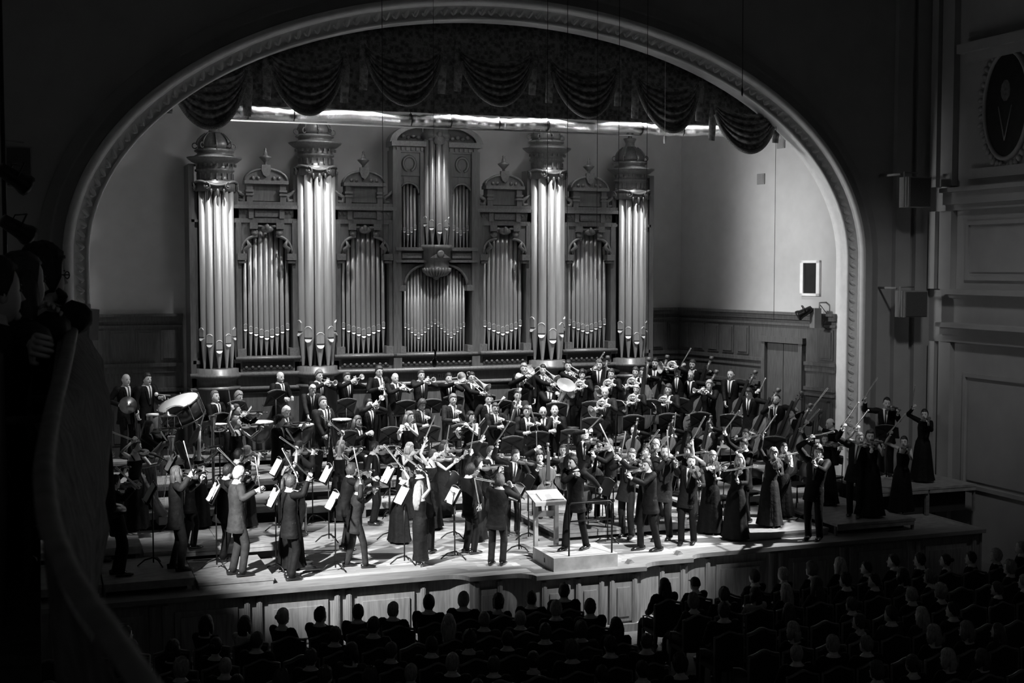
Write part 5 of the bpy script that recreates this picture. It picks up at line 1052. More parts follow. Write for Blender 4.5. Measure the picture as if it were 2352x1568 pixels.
        put('french_horn', c, (-1, 0, 0) if not up else (-.9, 0, .35), (0, 0.12, 1) if not up else (.3, .3, .9), 'french horn played by the '+d, 'french horn', 'french horns')
        A['lh'] = c+np.array([.07, -.02, .04]); A['rh'] = c+np.array([-.14, .0, -.1]); A['ld'] = (-.7, -.4, .3); A['rd'] = (.2, -.6, -.6)
    elif pose == 'tu':
        c = np.array([.16, -.34, .72]); put('tuba', c, (1, -.05, -.2), (.22, -.62, .8), 'tuba with a wide bell played by the '+d, 'tuba', None); A['lh'] = c+np.array([.02, -.12, .3]); A['rh'] = c+np.array([-.06, -.1, .12])
    elif pose == 'idle': pass
    if rhp: A['rh'] = loc(onY(rhp[0], rhp[1], root[1]+rhp[2]))
    if lhp: A['lh'] = loc(onY(lhp[0], lhp[1], root[1]+lhp[2]))
    if bow:
        lab = 'bow held by the '+d; kind = {'vc': 'cello_bow', 'db': 'bass_bow'}.get(pose, 'violin_bow')
        if bow[0] == 'p':
            hx_, hy2, tx_, ty_ = bow[1]; S = w(SR); r = ray(hx_, hy2); r = r/np.linalg.norm(r); t0 = (S-CAM)@r; Q = CAM+r*t0; dist = np.linalg.norm(Q-S)
            reach = .58*s
            if dist < reach: Q = Q-r*math.sqrt(reach*reach-dist*dist)*.55
            else: Q = S+(Q-S)/dist*reach
            A['rh'] = loc(Q); A['re'] = (-.8, .2, -.5); r2 = ray(tx_, ty_); r2 = r2/np.linalg.norm(r2); t0 = (Q-CAM)@r2; C_ = CAM+r2*t0; dd = np.linalg.norm(C_-Q)
            tip = C_-r2*(math.sqrt(bl*bl-dd*dd) if dd < bl else 0)*bs; x = nrm(tip-Q); Q0 = Q-x*.04
            A['_bow'] = (Q, x)
        else: Q = w(bow[1]); x = nrm(w(bow[2])-Q); Q0 = Q-x*.04
        z = np.array([0, 0, 1.]) if abs(x[2]) < .8 else np.array([0, -1., 0]); z = nrm(z-x*(z@x)); todo.append((kind, frame(Q0, x, np.cross(z, x), z), lab, 'bow', 'string bows'))
        A.pop('_bow', None)
    o, J = make_person(M, **A); tag(o, d, 'person', 'orchestra musicians')
    for kind, MM, lab, cat, grp in todo: place(kind, MM, lab, cat, grp, {'violin_bow': 'bow', 'cello_bow': 'bow', 'bass_bow': 'bow'}.get(kind, kind))
    if se: place('orchestra_chair', TR(root[0], root[1], root[2], a) @ Matrix.Translation((0, .06, 0)), 'black chair under the '+d, 'chair', 'orchestra chairs')
    LAST[d] = (root, a, s)
    if DBG: q = prj(root+R3@J['hc']*s); print('DBG %-60s dx %5.0f dy %5.0f s %.2f X %.2f Y %.2f Z %.2f' % (d[:58], q[0]-hx, q[1]-hy, s, *root))
    return o, root, a, s, w
m = musician
US = (9.5, 25.5)
# --- percussion and harps, rear left
m('bald cymbal player at the far left rear', 289, 872, 'idle', h='bald', t='grey', ta=(7, 20), yr=(28.9, 29.4), rhp=(284, 929, -.3), lhp=(318, 950, -.2), rd=(.4, -.8, .2))
m('dark-haired bass drummer with a white shirt front', 337, 870, 'idle', h='short', t='black', ta=(8, 21), yr=(28.9, 29.4), lhp=(376, 912, -.35), ld=(.5, -.6, .1))
m('fair-haired percussionist looking up by the organ tower', 495, 906, 'idle', t='fair', se=True, hp=-.15, yr=(28.3, 29.3))
m('grey-haired percussionist seated looking down beside a stand', 545, 906, 'idle', t='grey', se=True, hp=.3, yr=(28.3, 29.3))
m('balding man behind a black stand left of the timpani', 643, 866, 'idle', h='bald', t='black', yr=(28.9, 29.5), su='dark', lh=(.1, -.35, 1.1), rh=(-.1, -.35, 1.1))
m('white-haired timpanist bending over the drums', 717, 893, 'idle', t='white', su='char', lean=.3, hp=.5, yr=(28.2, 28.8), ta=(6.2, 24), rh=(-.18, -.45, .85), lh=(.2, -.4, .85))
m('grey-haired man hunched behind the timpani', 653, 943, 'idle', t='white', su='char', hp=.5, se=True, yr=(27.3, 28.4), ta=(7, 25))
# --- trumpets, trombones, rear row
m('trumpeter with the bell pointing at the camera left of the row', 732, 862, 'tp', t='fair', yr=(28.9, 29.45), axis=(.02, -.97, -.12), su='dark')
m('short trumpeter with raised silver bell', 796, 866, 'tp', t='brown', yr=(28.9, 29.45), axis=(.05, -.93, .22))
m('tall bespectacled brass player above the trumpets', 870, 853, 'tp', t='brown', yr=(29.1, 29.5), axis=(0, -.35, -.9), glasses=True)
m('bald trumpeter with the bell lowered to one side', 907, 868, 'tp', h='bald', t='grey', yr=(28.9, 29.45), axis=(.3, -.85, -.4), su='dark', tie=True)
m('trumpeter with wavy hair and bell level beside his face', 967, 861, 'tp', t='brown', yr=(28.9, 29.45), axis=(.12, -.98, .0), su='char')
m('trombonist aiming a wide bell up beside his head', 1030, 868, 'tb', t='black', yr=(28.9, 29.45), axis=(.15, -.9, .12), tie=True)
m('bespectacled trombonist with slide pointing down to the side', 1083, 866, 'tb', t='black', yr=(28.9, 29.45), axis=(.42, -.7, -.5), glasses=True)
m('seated trombonist bowing behind two bells', 1190, 866, 'tb', h='bald', t='brown', yr=(28.7, 29.4), hp=.35, axis=(.5, -.6, .5))
m('half hidden man behind the bowing trombonist', 1203, 846, 'idle', t='grey', yr=(29.3, 29.6))
m('dark-haired trombonist left of the tuba', 1247, 849, 'tb', t='black', yr=(29.1, 29.6), axis=(.5, -.6, -.4))
m('tuba player with fair hair', 1262, 873, 'tu', t='fair', yr=(28.3, 29.3), su='dark')
m('trombonist in front of the rightmost organ bay', 1305, 832, 'tb', t='black', yr=(29.0, 29.6), axis=(.6, -.5, -.35))
m('trumpeter in the front brass row with instrument lifted to the camera', 848, 929, 'tp', t='black', yr=(27.4, 28.2), axis=(-.1, -.8, .45), su='dark', hp=-.1)
m('trumpeter blowing to the left in front of the basses', 1629, 884, 'tp', t='blond', yr=(27.4, 28.3), axis=(-.8, -.5, -.05), ta=(12.5, 20))
# --- horns
m('horn player behind the leftmost horn stand', 1337, 860, 'hn', t='black', yr=(28.2, 29.2), h='curly')
m('horn player with chin raised in the rear horn row', 1404, 858, 'hn', t='brown', yr=(28.2, 29.2))
m('horn player with sloping mouthpipe in the rear horn row', 1460, 854, 'hn', t='brown', yr=(28.2, 29.2))
m('balding horn player in the front horn row', 1390, 901, 'hn', h='bald', t='fair', su='char', yr=(27.4, 28.2))
m('white-haired horn player in the front horn row', 1462, 894, 'hn', t='white', su='dark', yr=(27.4, 28.2))
m('horn player with neat dark hair in the front horn row', 1536, 894, 'hn', t='brown', su='dark', yr=(27.4, 28.2))
m('player lifting a shining horn above his stand', 1556, 853, 'hn', t='fair', yr=(28.2, 29.2), axis=(1, 0, 0))
# --- double basses
m('bassist standing before the right organ bay with lifted bow', 1376, 836, 'db', t='fair', yr=(28.9, 29.6), bw=(1360, 846, 1390, 805), axis=(.1, .1, .98))
m('bassist in glasses half hidden behind the horns', 1476, 855, 'db', t='brown', yr=(28.6, 29.5), glasses=True, axis=(.08, .1, .98))
m('bassist with dark beard at the organ corner', 1505, 834, 'db', t='black', yr=(28.9, 29.6), beard=True, axis=(.16, .1, .98))
m('smiling stout man against the dado', 1591, 837, 'db', t='brown', yr=(29.2, 29.7), bw=(1563, 838, 1588, 796))
m('bald bassist in glasses behind the trumpet', 1586, 862, 'db', h='shaved', t='grey', yr=(28.2, 29.), glasses=True, axis=(.35, .1, .93))
m('bald bassist with long white shirt front', 1679, 860, 'db', h='shaved', t='brown', yr=(27.4, 28.3), axis=(.34, .1, .93))
m('bassist with black fringe bent over his bass', 1722, 901, 'db', t='black', yr=(26., 27.3), bw=(1744, 897, 1759, 865), axis=(.4, .1, .9), hp=.35)
m('bald bearded bassist by the door', 1785, 917, 'db', h='shaved', t='black', yr=(25.7, 26.4), beard=True, bw=(1768, 936, 1762, 972), axis=(.36, .1, .92))
m('bassist looking sideways in front of the door', 1819, 948, 'db', t='black', yr=(24.6, 25.8), bw=(1888, 930, 1914, 873), axis=(.3, .1, .95), bs=-1)
m('balding bassist at the arch pillar seen from the side', 1908, 973, 'db', h='bald', t='black', yr=(23.2, 24.3), axis=(.12, .0, .98), ta=(10, 25))
# --- woodwinds
m('seated clarinettist left of centre looking down', 967, 928, 'cl', t='brown', h='curly', yr=(27.4, 28.6), su='char', hp=.35)
m('seated clarinettist in grey with fair hair', 1040, 917, 'cl', t='fair', yr=(27.8, 28.6), su='char')
m('bassoonist with black hair and slanting bassoon', 1122, 916, 'fg', t='black', yr=(27.6, 28.5), axis=(.6, -.05, .7), su='dark')
m('bassoonist half covered by his upright bassoon', 1189, 907, 'fg', t='black', yr=(27.6, 28.6), su='char', axis=(.22, -.05, .95))
m('long-haired woman flutist in a sleeveless black dress', 939, 957, 'fl', f=1, h='long', t='fair', yr=(26.6, 27.35))
m('woman flutist with a dark fringe', 1080, 957, 'fl', f=1, h='bob', t='black', yr=(26.6, 28.))
m('smiling oboist in glasses right of the flutes', 1137, 937, 'ob', t='brown', yr=(27., 28.2), glasses=True, axis=(.22, -.5, -.8), su='dark')
m('oboist with a straight fringe looking down', 1210, 944, 'ob', t='brown', yr=(27., 28.2), su='dark')
m('balding bassoonist in glasses at the centre', 1247, 946, 'fg', h='bald', t='black', yr=(27., 28.2), glasses=True, axis=(-.3, -.1, .9), su='dark')
m('bald oboist blowing upwards at the centre', 1274, 943, 'ob', h='shaved', t='fair', yr=(27., 28.2), hp=-.25, axis=(-.04, -.4, -.9))
m('standing bass clarinettist in a dark grey suit', 742, 925, 'bcl', t='fair', yr=(26.6, 28.), su='char', hp=-.1, ta=(8.5, 21))
m('bearded seated man clapping his hands', 821, 964, 'idle', t='fair', h='mane', se=True, beard=True, yr=(26.6, 28.), rh=(-.02, -.4, .95), lh=(.05, -.4, .93))
# --- strings, left half
m('violinist with long dark hair before the harp', 339, 980, 'vn', t='black', h='mane', yr=(25.4, 27.), bw=(417, 1037, 368, 988), ta=(9, 23.5), vd=(.5, -.86, .05))
m('woman violinist with bow arm behind her head at far left', 311, 1024, 'vn', f=1, h='bun', t='black', su='black', yr=(23.3, 25.5), bw=(304, 1008, 232, 980), vd=(.35, -.9, -.28), ta=(7, 18))
m('woman with bare arm raised towards the harp', 457, 1024, 'vn', f=1, h='bun', t='black', yr=(23.4, 25.3), bw=(460, 975, 470, 943), ta=US)
m('blonde woman violinist with arm straight up in the second row', 545, 971, 'vn', f=1, h='bun', t='fair', yr=(25.5, 28.), bw=(531, 934, 525, 891), hp=-.2)
m('violinist playing behind the arm-raising blonde woman', 543, 941, 'vn', t='brown', yr=(26.5, 28.4), hp=-.1)
m('fair-haired violinist at the left edge holding his bow upright', 228, 1070, 'vn', t='fair', yr=(22.5, 24.3), bw=(257, 1042, 248, 957), zg=None)
m('violinist in black at the front left corner', 258, 1107, 'vn', t='black', fe=(271, 1326), bw=(318, 1117, 262, 1068), ta=(9, 22.8))
m('long-haired violinist in an open dark jacket', 408, 1086, 'vn', h='mane', t='fair', su='mid', fe=(406, 1313), bw=(443, 1088, 421, 1009), ta=(10, 21.6), shirt=True, hp=-.2)
m('dark-haired violinist behind the long-haired one', 434, 1068, 'vn', t='black', yr=(23.4, 25.2), ta=US)
m('short-haired violinist bent in the third row', 547, 1045, 'vn', t='black', yr=(24., 26.), bw=(547, 1072, 497, 1024), ta=US)
m('woman with tied-back hair bowing in the third row', 566, 1036, 'vn', f=1, h='bun', t='fair', yr=(25., 27.), ta=US)
m('blond violinist in a light grey suit', 547, 1089, 'vn', t='blond', su='grey', fe=(545, 1326), bw=(599, 1128, 586, 1046), ta=(9.2, 22.9))
m('cropped dark-haired violinist left of the grey suit', 525, 1083, 'vn', h='short', t='black', fe=(512, 1291), ta=(9.2, 23.6))
m('dark-haired violinist playing before the timpani', 641, 966, 'vn', t='black', yr=(25.6, 27.2), bw=(691, 1028, 655, 980), ta=(9, 23))
m('violinist pressing close behind the bare-backed woman', 684, 1014, 'vn', t='black', yr=(25., 26.5), ta=US, glasses=True)
m('bare-backed woman with dark hair pinned up', 660, 1060, 'vn', f=1, h='bun', t='black', yr=(23.6, 25.5), bw=(684, 1030, 640, 1000), ta=(9.5, 26.5))
m('woman with bare arm raised below the bass clarinet', 782, 1024, 'vn', f=1, h='bob', t='fair', yr=(24.5, 26.5), bw=(787, 993, 735, 950), ta=US)
m('violinist in glasses with white shirt front at left centre', 859, 1028, 'vn', t='black', yr=(24.8, 26.5), glasses=True, bw=(849, 1130, 853, 1060), ta=(11, 23))
m('woman with a white bob', 939, 1028, 'vn', f=1, h='bob', t='white', yr=(25., 26.5))
m('woman in a full black gown behind the blonde', 938, 1085, 'vn', f=1, h='bob', t='fair', fe=(918, 1250), bw=(926, 1074, 880, 1016), ta=US)
m('man with white cuff hidden by the blonde woman', 962, 1080, 'vn', t='black', fe=(975, 1275), bw=(964, 1073, 907, 1024), ta=US)
m('curly-haired young violinist in profile', 810, 1079, 'vn', h='curly', t='brown', fe=(792, 1268), su='dark', ta=(10, 23.2), glasses=False, bw=(866, 1100, 815, 1075))
m('crouching violinist with glossy shoes', 827, 1119, 'vn', h='curly', t='brown', su='mid', fe=(818, 1307), bw=(829, 1103, 812, 1024), ta=(10, 22.2), step=.16)
m('brown-haired violinist with bow lifted before his face', 667, 1109, 'vn', t='brown', su='dark', fe=(667, 1334), bw=(714, 1095, 672, 1057), ta=(9.2, 23.0))
m('woman with a braid behind the brown-haired violinist', 651, 1104, 'vn', f=1, h='braid', t='brown', fe=(668, 1270), bw=(684, 1092, 647, 1024), ta=US)
m('blonde woman with long straight hair seen from behind', 962, 1117, 'vn', f=1, h='long', t='blond', su='dark', fe=(966, 1303), bw=(983, 1086, 912, 1034), ta=(10.5, 24), slim=True)
m('woman bowing by the left flute stand', 992, 1044, 'vn', f=1, h='bun', t='black', yr=(24.4, 26.4), bw=(975, 1008, 1000, 950))
m('woman in black playing under the woodwind stands', 1019, 1023, 'vn', f=1, h='bob', t='brown', yr=(25.4, 26.5), bw=(1024, 1034, 1033, 974))
m('dark-haired woman with violin held sideways', 1096, 1064, 'vn', f=1, h='curly', t='black', sleeves=True, yr=(23.6, 25.6), bw=(1080, 1036, 1090, 975))
m('bearded man with bare-armed neighbour at left centre', 1126, 1038, 'va', t='brown', beard=True, yr=(24.6, 26.4), bw=(1105, 1004, 1122, 975))
m('dark curly-haired violinist holding his bow down', 1077, 1079, 'vn', h='curly', t='black', fe=(1079, 1275), bw=(1103, 1168, 1090, 1094), ta=(10.5, 23.6))
m('violin soloist with striped shirt under an open jacket', 1185, 1046, 'vn', t='brown', su='dark', fe=(1176, 1230), bw=(1138, 1016, 1172, 963), ta=(7.5, 18), vd=(.88, -.42, -.12))
m('tousled fair-haired violinist with back to the hall', 1150, 1104, 'vn', h='curly', t='fair', su='mid', fe=(1141, 1302), ta=(10, 24.5))
# --- centre: violas and cellos
m('cellist with curly brown hair left of the conductor', 1239, 1049, 'vc', h='curly', t='brown', yr=(23., 26.), bw=(1233, 1025, 1232, 988))
m('woman behind the cellos with straight long hair', 1293, 1033, 'vc', f=1, h='long', t='brown', yr=(24., 26.6), sleeves=False)
m('man leaning back with instrument raised overhead', 1344, 1000, 'va', t='blond', yr=(24.5, 27.), lean=-.15, hp=-.4, bw=(1352, 985, 1385, 950))
m('long-haired cellist with white shirt right of the conductor', 1367, 1051, 'vc', h='mane', t='brown', yr=(23., 25.), hp=-.1)
m('young violist in profile behind the conductor', 1399, 1020, 'va', t='brown', yr=(23.6, 26.), ta=(7.5, 24))
m('tall violinist in glasses with bow aimed upwards', 1454, 1043, 'vn', t='fair', glasses=True, su='char', fe=(1440, 1238), bw=(1424, 1064, 1438, 987), ta=(8, 20))
m('concertmaster of the seconds in dark suit facing left', 1485, 1066, 'vn', t='brown', su='dark', fe=(1492, 1268), ta=(6.5, 21.2), bw=(1384, 1030, 1372, 960), vd=(.25, -.96, .02), step=.12)
m('woman with short dark curls behind the dark suit', 1485, 1033, 'vn', f=1, h='curly', t='black', sleeves=True, yr=(23., 25.6), bw=(1472, 1040, 1516, 982))
m('bald cellist in the second cello row', 1457, 988, 'vc', h='shaved', t='black', yr=(25.3, 27.3))
m('fair-haired man bending over his viola', 1507, 1020, 'va', t='blond', yr=(23.5, 26.), hp=.3, bw=(1500, 1048, 1538, 998))
m('bald bearded violinist standing on the bright floor', 1529, 1037, 'vn', h='shaved', t='black', beard=True, su='char', fe=(1522, 1220), bw=(1537, 1054, 1533, 984), ta=(7, 18))
m('cellist with dark hair beside a lifted bow', 1542, 983, 'vc', t='black', yr=(25., 27.3), bw=(1548, 1008, 1553, 944))
m('cellist in round glasses', 1581, 1001, 'vc', t='brown', glasses=True, yr=(24.6, 27.))
m('cellist with brown fringe in front of the basses', 1630, 979, 'vc', t='brown', yr=(25., 27.3), su='dark')
m('curly-haired woman at the back of the seconds', 1579, 1033, 'vn', f=1, h='curly', t='black', yr=(23., 25.6), sleeves=True)
m('brown-haired violinist in fitted suit with gleaming shoes', 1589, 1057, 'vn', t='brown', su='dark', fe=(1579, 1253), ta=(7, 16), bw=(1652, 1075, 1663, 1010), vd=(.4, -.8, -.42))
# --- right half
m('blonde woman in black gown with arm stretched up', 1637, 1048, 'vn', f=1, h='bob', t='blond', fe=(1632, 1212), bw=(1586, 1014, 1621, 951), ta=(8, 18), vd=(.3, -.85, -.45))
m('woman with long brown hair in a flowing satin gown', 1701, 1055, 'vn', f=1, h='long', t='blond', su='dark', fe=(1690, 1243), ta=(8, 19), sleeves=True, vd=(.3, -.85, -.42))
m('dark-haired violinist reaching up behind the satin gown', 1709, 1020, 'vn', t='black', yr=(22.6, 25.), bw=(1661, 990, 1700, 938))
m('violist half hidden under the black stand', 1713, 998, 'va', t='brown', yr=(24.4, 26.5))
m('curly blonde woman with bow thrust up', 1778, 1040, 'vn', f=1, h='curly', t='blond', su='char', sleeves=True, fe=(1768, 1212), bw=(1750, 993, 1785, 947), ta=(9, 17), vd=(.3, -.85, -.42))
m('dark-haired woman in sleeveless black right of the curls', 1801, 1029, 'vn', f=1, h='bun', t='black', fe=(1796, 1190), ta=(9, 17), vd=(.3, -.85, -.3))
m('young violinist with tousled hair holding bow level', 1880, 1036, 'vn', h='curly', t='brown', fe=(1870, 1215), bw=(1857, 1001, 1920, 989), ta=(10, 18), vd=(.1, -.99, .02))
m('woman with brown bob behind the tousled violinist', 1890, 1007, 'vn', f=1, h='bob', t='brown', sleeves=True, fe=(1898, 1163), bw=(1832, 981, 1884, 935), ta=(11, 17), vd=(.8, -.6, -.02))
m('bearded violinist at the right front corner', 1977, 1005, 'vn', h='short', t='grey', beard=True, fe=(1963, 1190), bw=(1932, 978, 1974, 919), ta=(10, 17))
m('woman peeping from behind the bearded violinist', 1996, 1001, 'vn', f=1, h='bun', t='black', fe=(1998, 1150), bw=(1961, 982, 1997, 937), ta=(11, 17))
m('violinist on the high platform by the arch', 2036, 926, 'vn', t='black', fe=(2035, 1095), bw=(1981, 918, 2017, 863), ta=(10, 17), zg=.6)
m('pony-tailed woman in a long gown against the right wall', 2125, 951, 'vn', f=1, h='pony', t='black', sleeves=True, fe=(2118, 1110), bw=(2094, 932, 2102, 880), ta=(10, 20), zg=.6)
m('woman with ponytail in sleeveless gown at the right end', 2078, 1013, 'vn', f=1, h='pony', t='black', fe=(2070, 1180), bw=(2040, 994, 2082, 946), ta=(10, 19), zg=.24)
# --- conductor
croot = onZ(1322, 1262, .24); ca_ = face_to(croot[0], croot[1], 4.5, 18.5)
def CL(px, py, dy): return rotZ(-ca_)@(onY(px, py, croot[1]+dy)-np.array([croot[0], croot[1], .24]))
cond, J = make_person(TR(croot[0], croot[1], .24, ca_, 1.0), hair='short', htone='black', suit='dark', shirt=False, tie=False, turtleneck=True, step=.16, lean=.1, side=.0, hyaw=-.15, hpitch=.1, rh=CL(1324, 1088, -.22), rd=(.8, -.4, .1), re=(-1, -.3, -.6), lh=CL(1386, 1130, -.02), ld=(.7, -.1, -.6), le=(.3, .5, .3))
tag(cond, 'conductor in a dark tunic with one arm swept aside on the podium', 'person', 'orchestra musicians')
e = empty('conductor_podium', TR(croot[0]-.03, croot[1]+.0, 0, .0)); tag(e, 'light wooden conductor podium box with a hand slot', 'podium')
b = MB(); b.bx(-.6, .62, -.52, .5, .21, .24); b.build('top_board', 'plywood', e)
for nm, q in (('front_board', (-.6, .62, -.52, -.49)), ('back_board', (-.6, .62, .47, .5)), ('side_board', (-.6, -.57, -.49, .47)), ('side_board', (.59, .62, -.49, .47))): b = MB(); b.bx(*q, 0, .21); b.build(nm, 'plywood', e)
b = MB(); b.bx(-.606, -.6, -.1, -.07, .08, .16); b.build('hand_slot', 'under_dark', e)
b = MB(); b.tube([(-.28, -.44, .24), (-.28, -.44, 1.12), (-.24, -.44, 1.17), (.5, -.44, 1.17), (.54, -.44, 1.12), (.54, -.44, .24)], .017, 8); b.tube([(-.28, -.44, .85), (.54, -.44, .85)], .014, 8)
tag(b.build('podium_rail', 'black_metal', None, TR(croot[0]-.03, croot[1], 0)), 'black metal safety rail on the conductor podium', 'rail')
dk = onZ(1265, 1190, .0); dk = onY(1262, 1130, croot[1]+.45)
e = empty('conductor_desk', TR(dk[0], croot[1]+.62, 0)); tag(e, 'wooden conductor desk with a large slanted top', 'desk')
b = MB(); b.box((0, 0, 1.12), (.62, .5, .03), rotX(.28)); b.build('desk_top', 'plywood', e); b = MB(); b.box((0, -.26, 1.03), (.62, .03, .06)); b.build('ledge', 'plywood', e)
for x in (-.2, .2): b = MB(); b.bx(x-.035, x+.035, -.04, .04, .04, 1.08); b.build('leg', 'plywood', e)
for x in (-.2, .2): b = MB(); b.bx(x-.04, x+.04, -.28, .28, 0, .05); b.build('foot', 'plywood', e)
b = MB(); b.bx(-.2, .2, -.02, .02, .75, .85); b.build('cross_bar', 'plywood', e)
b = MB(); b.box((-.1, 0, 0), (.22, .3, .012), rotY(-.06)); b.box((.12, 0, 0), (.22, .3, .012), rotY(.06)); tag(b.build('score_book', 'sheet_paper', None, Matrix.Translation((dk[0]+.05, croot[1]+.56, 1.135)) @ Matrix.Rotation(.28, 4, 'X')), 'open white score lying on the conductor desk', 'score')
# --- drums and harps
def at_ground(px, py, Y): p = onY(px, py, Y); return p
def inst(kind, px, py, Y, hz, label, cat, a=0., s=1., grp=None):
    """stand an instrument so that its point at height hz shows at (px, py)"""
    p = onY(px, py, Y); g = ground(p[0], p[1])
    if hz < 0: return place(kind, Matrix.Translation((p[0], p[1], p[2]+hz*s)) @ Matrix.Rotation(a, 4, 'Z') @ Matrix.Scale(s, 4), label, cat, grp)
    return place(kind, Matrix.Translation((p[0], p[1], g)) @ Matrix.Rotation(a, 4, 'Z') @ Matrix.Diagonal((s, s, (p[2]-g)/hz, 1)), label, cat, grp)
inst('timpani', 594, 968, 27.75, -.8, 'leftmost kettledrum with a broad white head', 'timpani', .2, .9, 'timpani'); inst('timpani', 687, 974, 27.55, -.8, 'middle kettledrum below the bending timpanist', 'timpani', .5, .9, 'timpani'); inst('timpani', 785, 962, 27.7, -.8, 'rightmost kettledrum partly behind the bass clarinettist', 'timpani', .9, .62, 'timpani')
p = onY(411, 921, 28.3); place('bass_drum', Matrix.Translation((p[0]+.05, p[1], p[2]-.2)) @ Matrix.Rotation(-.38, 4, 'Y') @ Matrix.Rotation(.2, 4, 'X') @ Matrix.Scale(.96, 4), 'large tilted bass drum with a white skin', 'bass drum')
g = ground(p[0], p[1]); b = MB(); [b.tube([(x, y, 0), (x*.75, y*.4, p[2]-g-.35)], .018, 6) for x, y in ((-.4, -.25), (.4, -.25), (-.4, .25), (.4, .25))]; b.tube([(-.3, 0, p[2]-g-.38), (.3, 0, p[2]-g-.38)], .02, 6); tag(b.build('drum_cradle', 'black_metal', None, Matrix.Translation((p[0], p[1], g))), 'black metal cradle carrying the tilted bass drum', 'stand')
p = onY(294, 930, LAST['bald cymbal player at the far left rear'][0][1]-.36); place('cymbal', Matrix.Translation(p) @ Matrix.Rotation(1.35, 4, 'X') @ Matrix.Rotation(.1, 4, 'Y'), 'hand cymbal held before the chest of the bald player', 'cymbal', 'hand cymbals')
inst('cymbal_stand', 385, 951, 26.9, .97, 'suspended cymbal on a thin stand under the bass drum', 'cymbal', 0, .8); inst('tall_drum', 350, 950, 26.8, .96, 'small wooden hand drum on a stand left of the harp', 'drum', 0, .8)
inst('snare_drum', 501, 972, 26.6, .14, 'snare drum with white head below a black stand', 'drum') if False else None
p = onY(503, 974, 26.6); place('snare_drum', Matrix.Translation((p[0], p[1], p[2]-.14)), 'snare drum with white head below a black stand', 'drum')
b = MB(); b.tube([(0, 0, 0), (.3, 0, -.04)], .008, 6); b.ball((0, 0, 0), .045, 8, 1); p = onY(359, 905, LAST['dark-haired bass drummer with a white shirt front'][0][1]-.36); tag(b.build('drum_mallet', ['bow_stick', 'mallet_felt'], None, Matrix.Translation(p)), 'felt mallet held over the bass drum', 'mallet')
p = onY(420, 1080, 25.75); place('harp', TR(p[0], p[1], .62, .25, 1.), 'concert harp with a gilded column and crown', 'harp', 'harps')
p = onY(322, 1100, 25.2); place('harp', TR(p[0], p[1], .42, .1, .95), 'second harp half hidden behind the far left woman', 'harp', 'harps')
# --- music stands: (px, py of the top edge, depth, direction the reader stands, label)
def stand(px, py, Y, ta, lab, sheet=None, size=1.):
    p = onY(px, py, Y); g = ground(p[0], p[1]); hz = max(.75, min(1.5, p[2]-g)); a = face_to(p[0], p[1], *ta)
    e = place('music_stand', TR(p[0], p[1], g, a) @ Matrix.Diagonal((size, size, hz/1.28, 1)), lab, 'music stand', 'music stands')
    if sheet:
        b = MB(); b.box((0, -.024, -.0), (.44, .006, .30)); b.v = [b.v[0]]; o = b.build('sheet_music', 'sheet_paper', None, TR(p[0], p[1], g, a) @ Matrix.Diagonal((size, size, hz/1.28, 1)) @ Matrix.Translation((0, -.014, 1.12)) @ Matrix.Rotation(-.52, 4, 'X')); tag(o, sheet, 'sheet music', 'sheets on the stands')
BACK = [(398, 915, 27.75, 'stand before the white bass drum skin'), (632, 897, 28.9, 'stand before the balding man at the rear left'), (539, 921, 28.2, 'stand under the chin of the seated grey-haired percussionist'), (502, 950, 27.0, 'wide stand above the snare drum'), (794, 917, 28.75, 'stand below the short trumpeter'), (930, 921, 28.7, 'stand below the bald trumpeter'), (990, 918, 28.7, 'stand below the wavy-haired trumpeter'), (894, 970, 27.3, 'upper stand left of the long-haired flutist'), (892, 1007, 26.5, 'lower stand left of the long-haired flutist'),
        (985, 957, 27.2, 'stand right of the long-haired flutist'), (1040, 910, 28.7, 'stand below the up-aiming trombonist'), (1113, 907, 28.7, 'wide stand below the bespectacled trombonist'), (1058, 953, 27.3, 'stand behind the fringed flutist'), (1013, 1003, 26.55, 'stand left of the fringed flutist at chest height'), (1094, 999, 26.5, 'stand right below the fringed flutist'), (1176, 1003, 26.55, 'stand between the smiling oboist and the centre'), (1190, 891, 28.7, 'stand before the bowing trombonist'),
        (1235, 992, 26.6, 'stand below the fringed oboist'), (1312, 987, 26.6, 'stand right of the bald oboist'), (1278, 908, 28.15, 'stand before the tuba'), (1158, 954, 27.3, 'stand behind the smiling oboist'), (1219, 950, 27.4, 'stand behind the fringed oboist'), (1360, 893, 28.1, 'stand at the left of the rear horn row'), (1415, 890, 28.1, 'stand in the middle of the rear horn row'), (1361, 932, 27.25, 'stand left of the balding horn player'), (1456, 926, 27.25, 'stand before the white-haired horn player'),
        (1538, 923, 27.25, 'stand before the neat-haired horn player'), (1610, 925, 27.25, 'stand before the left-blowing trumpeter'), (1495, 908, 28.0, 'stand between the two horn rows'), (1560, 897, 28.1, 'stand behind the lifted horn'), (1679, 952, 26.6, 'tilted stand before the white-shirted bassist'), (715, 980, 26.5, 'slanted stand below the timpanist'), (794, 969, 27.0, 'slanted stand right of the bass clarinet'), (657, 1030, 25.2, 'flat stand above the bare-backed woman'), (1779, 1003, 24.6, 'dark stand right of the hidden violist'), (2038, 977, 24.0, 'stand on the high platform'), (1150, 920, 28.2, 'stand behind the slanting bassoon')]
for px, py, Y, lab in BACK:
    p = onY(px, py, Y); stand(px, py, Y, (p[0]+(p[0]-9.3)*.12, Y+1.), 'black '+lab if lab.startswith('stand') else lab)
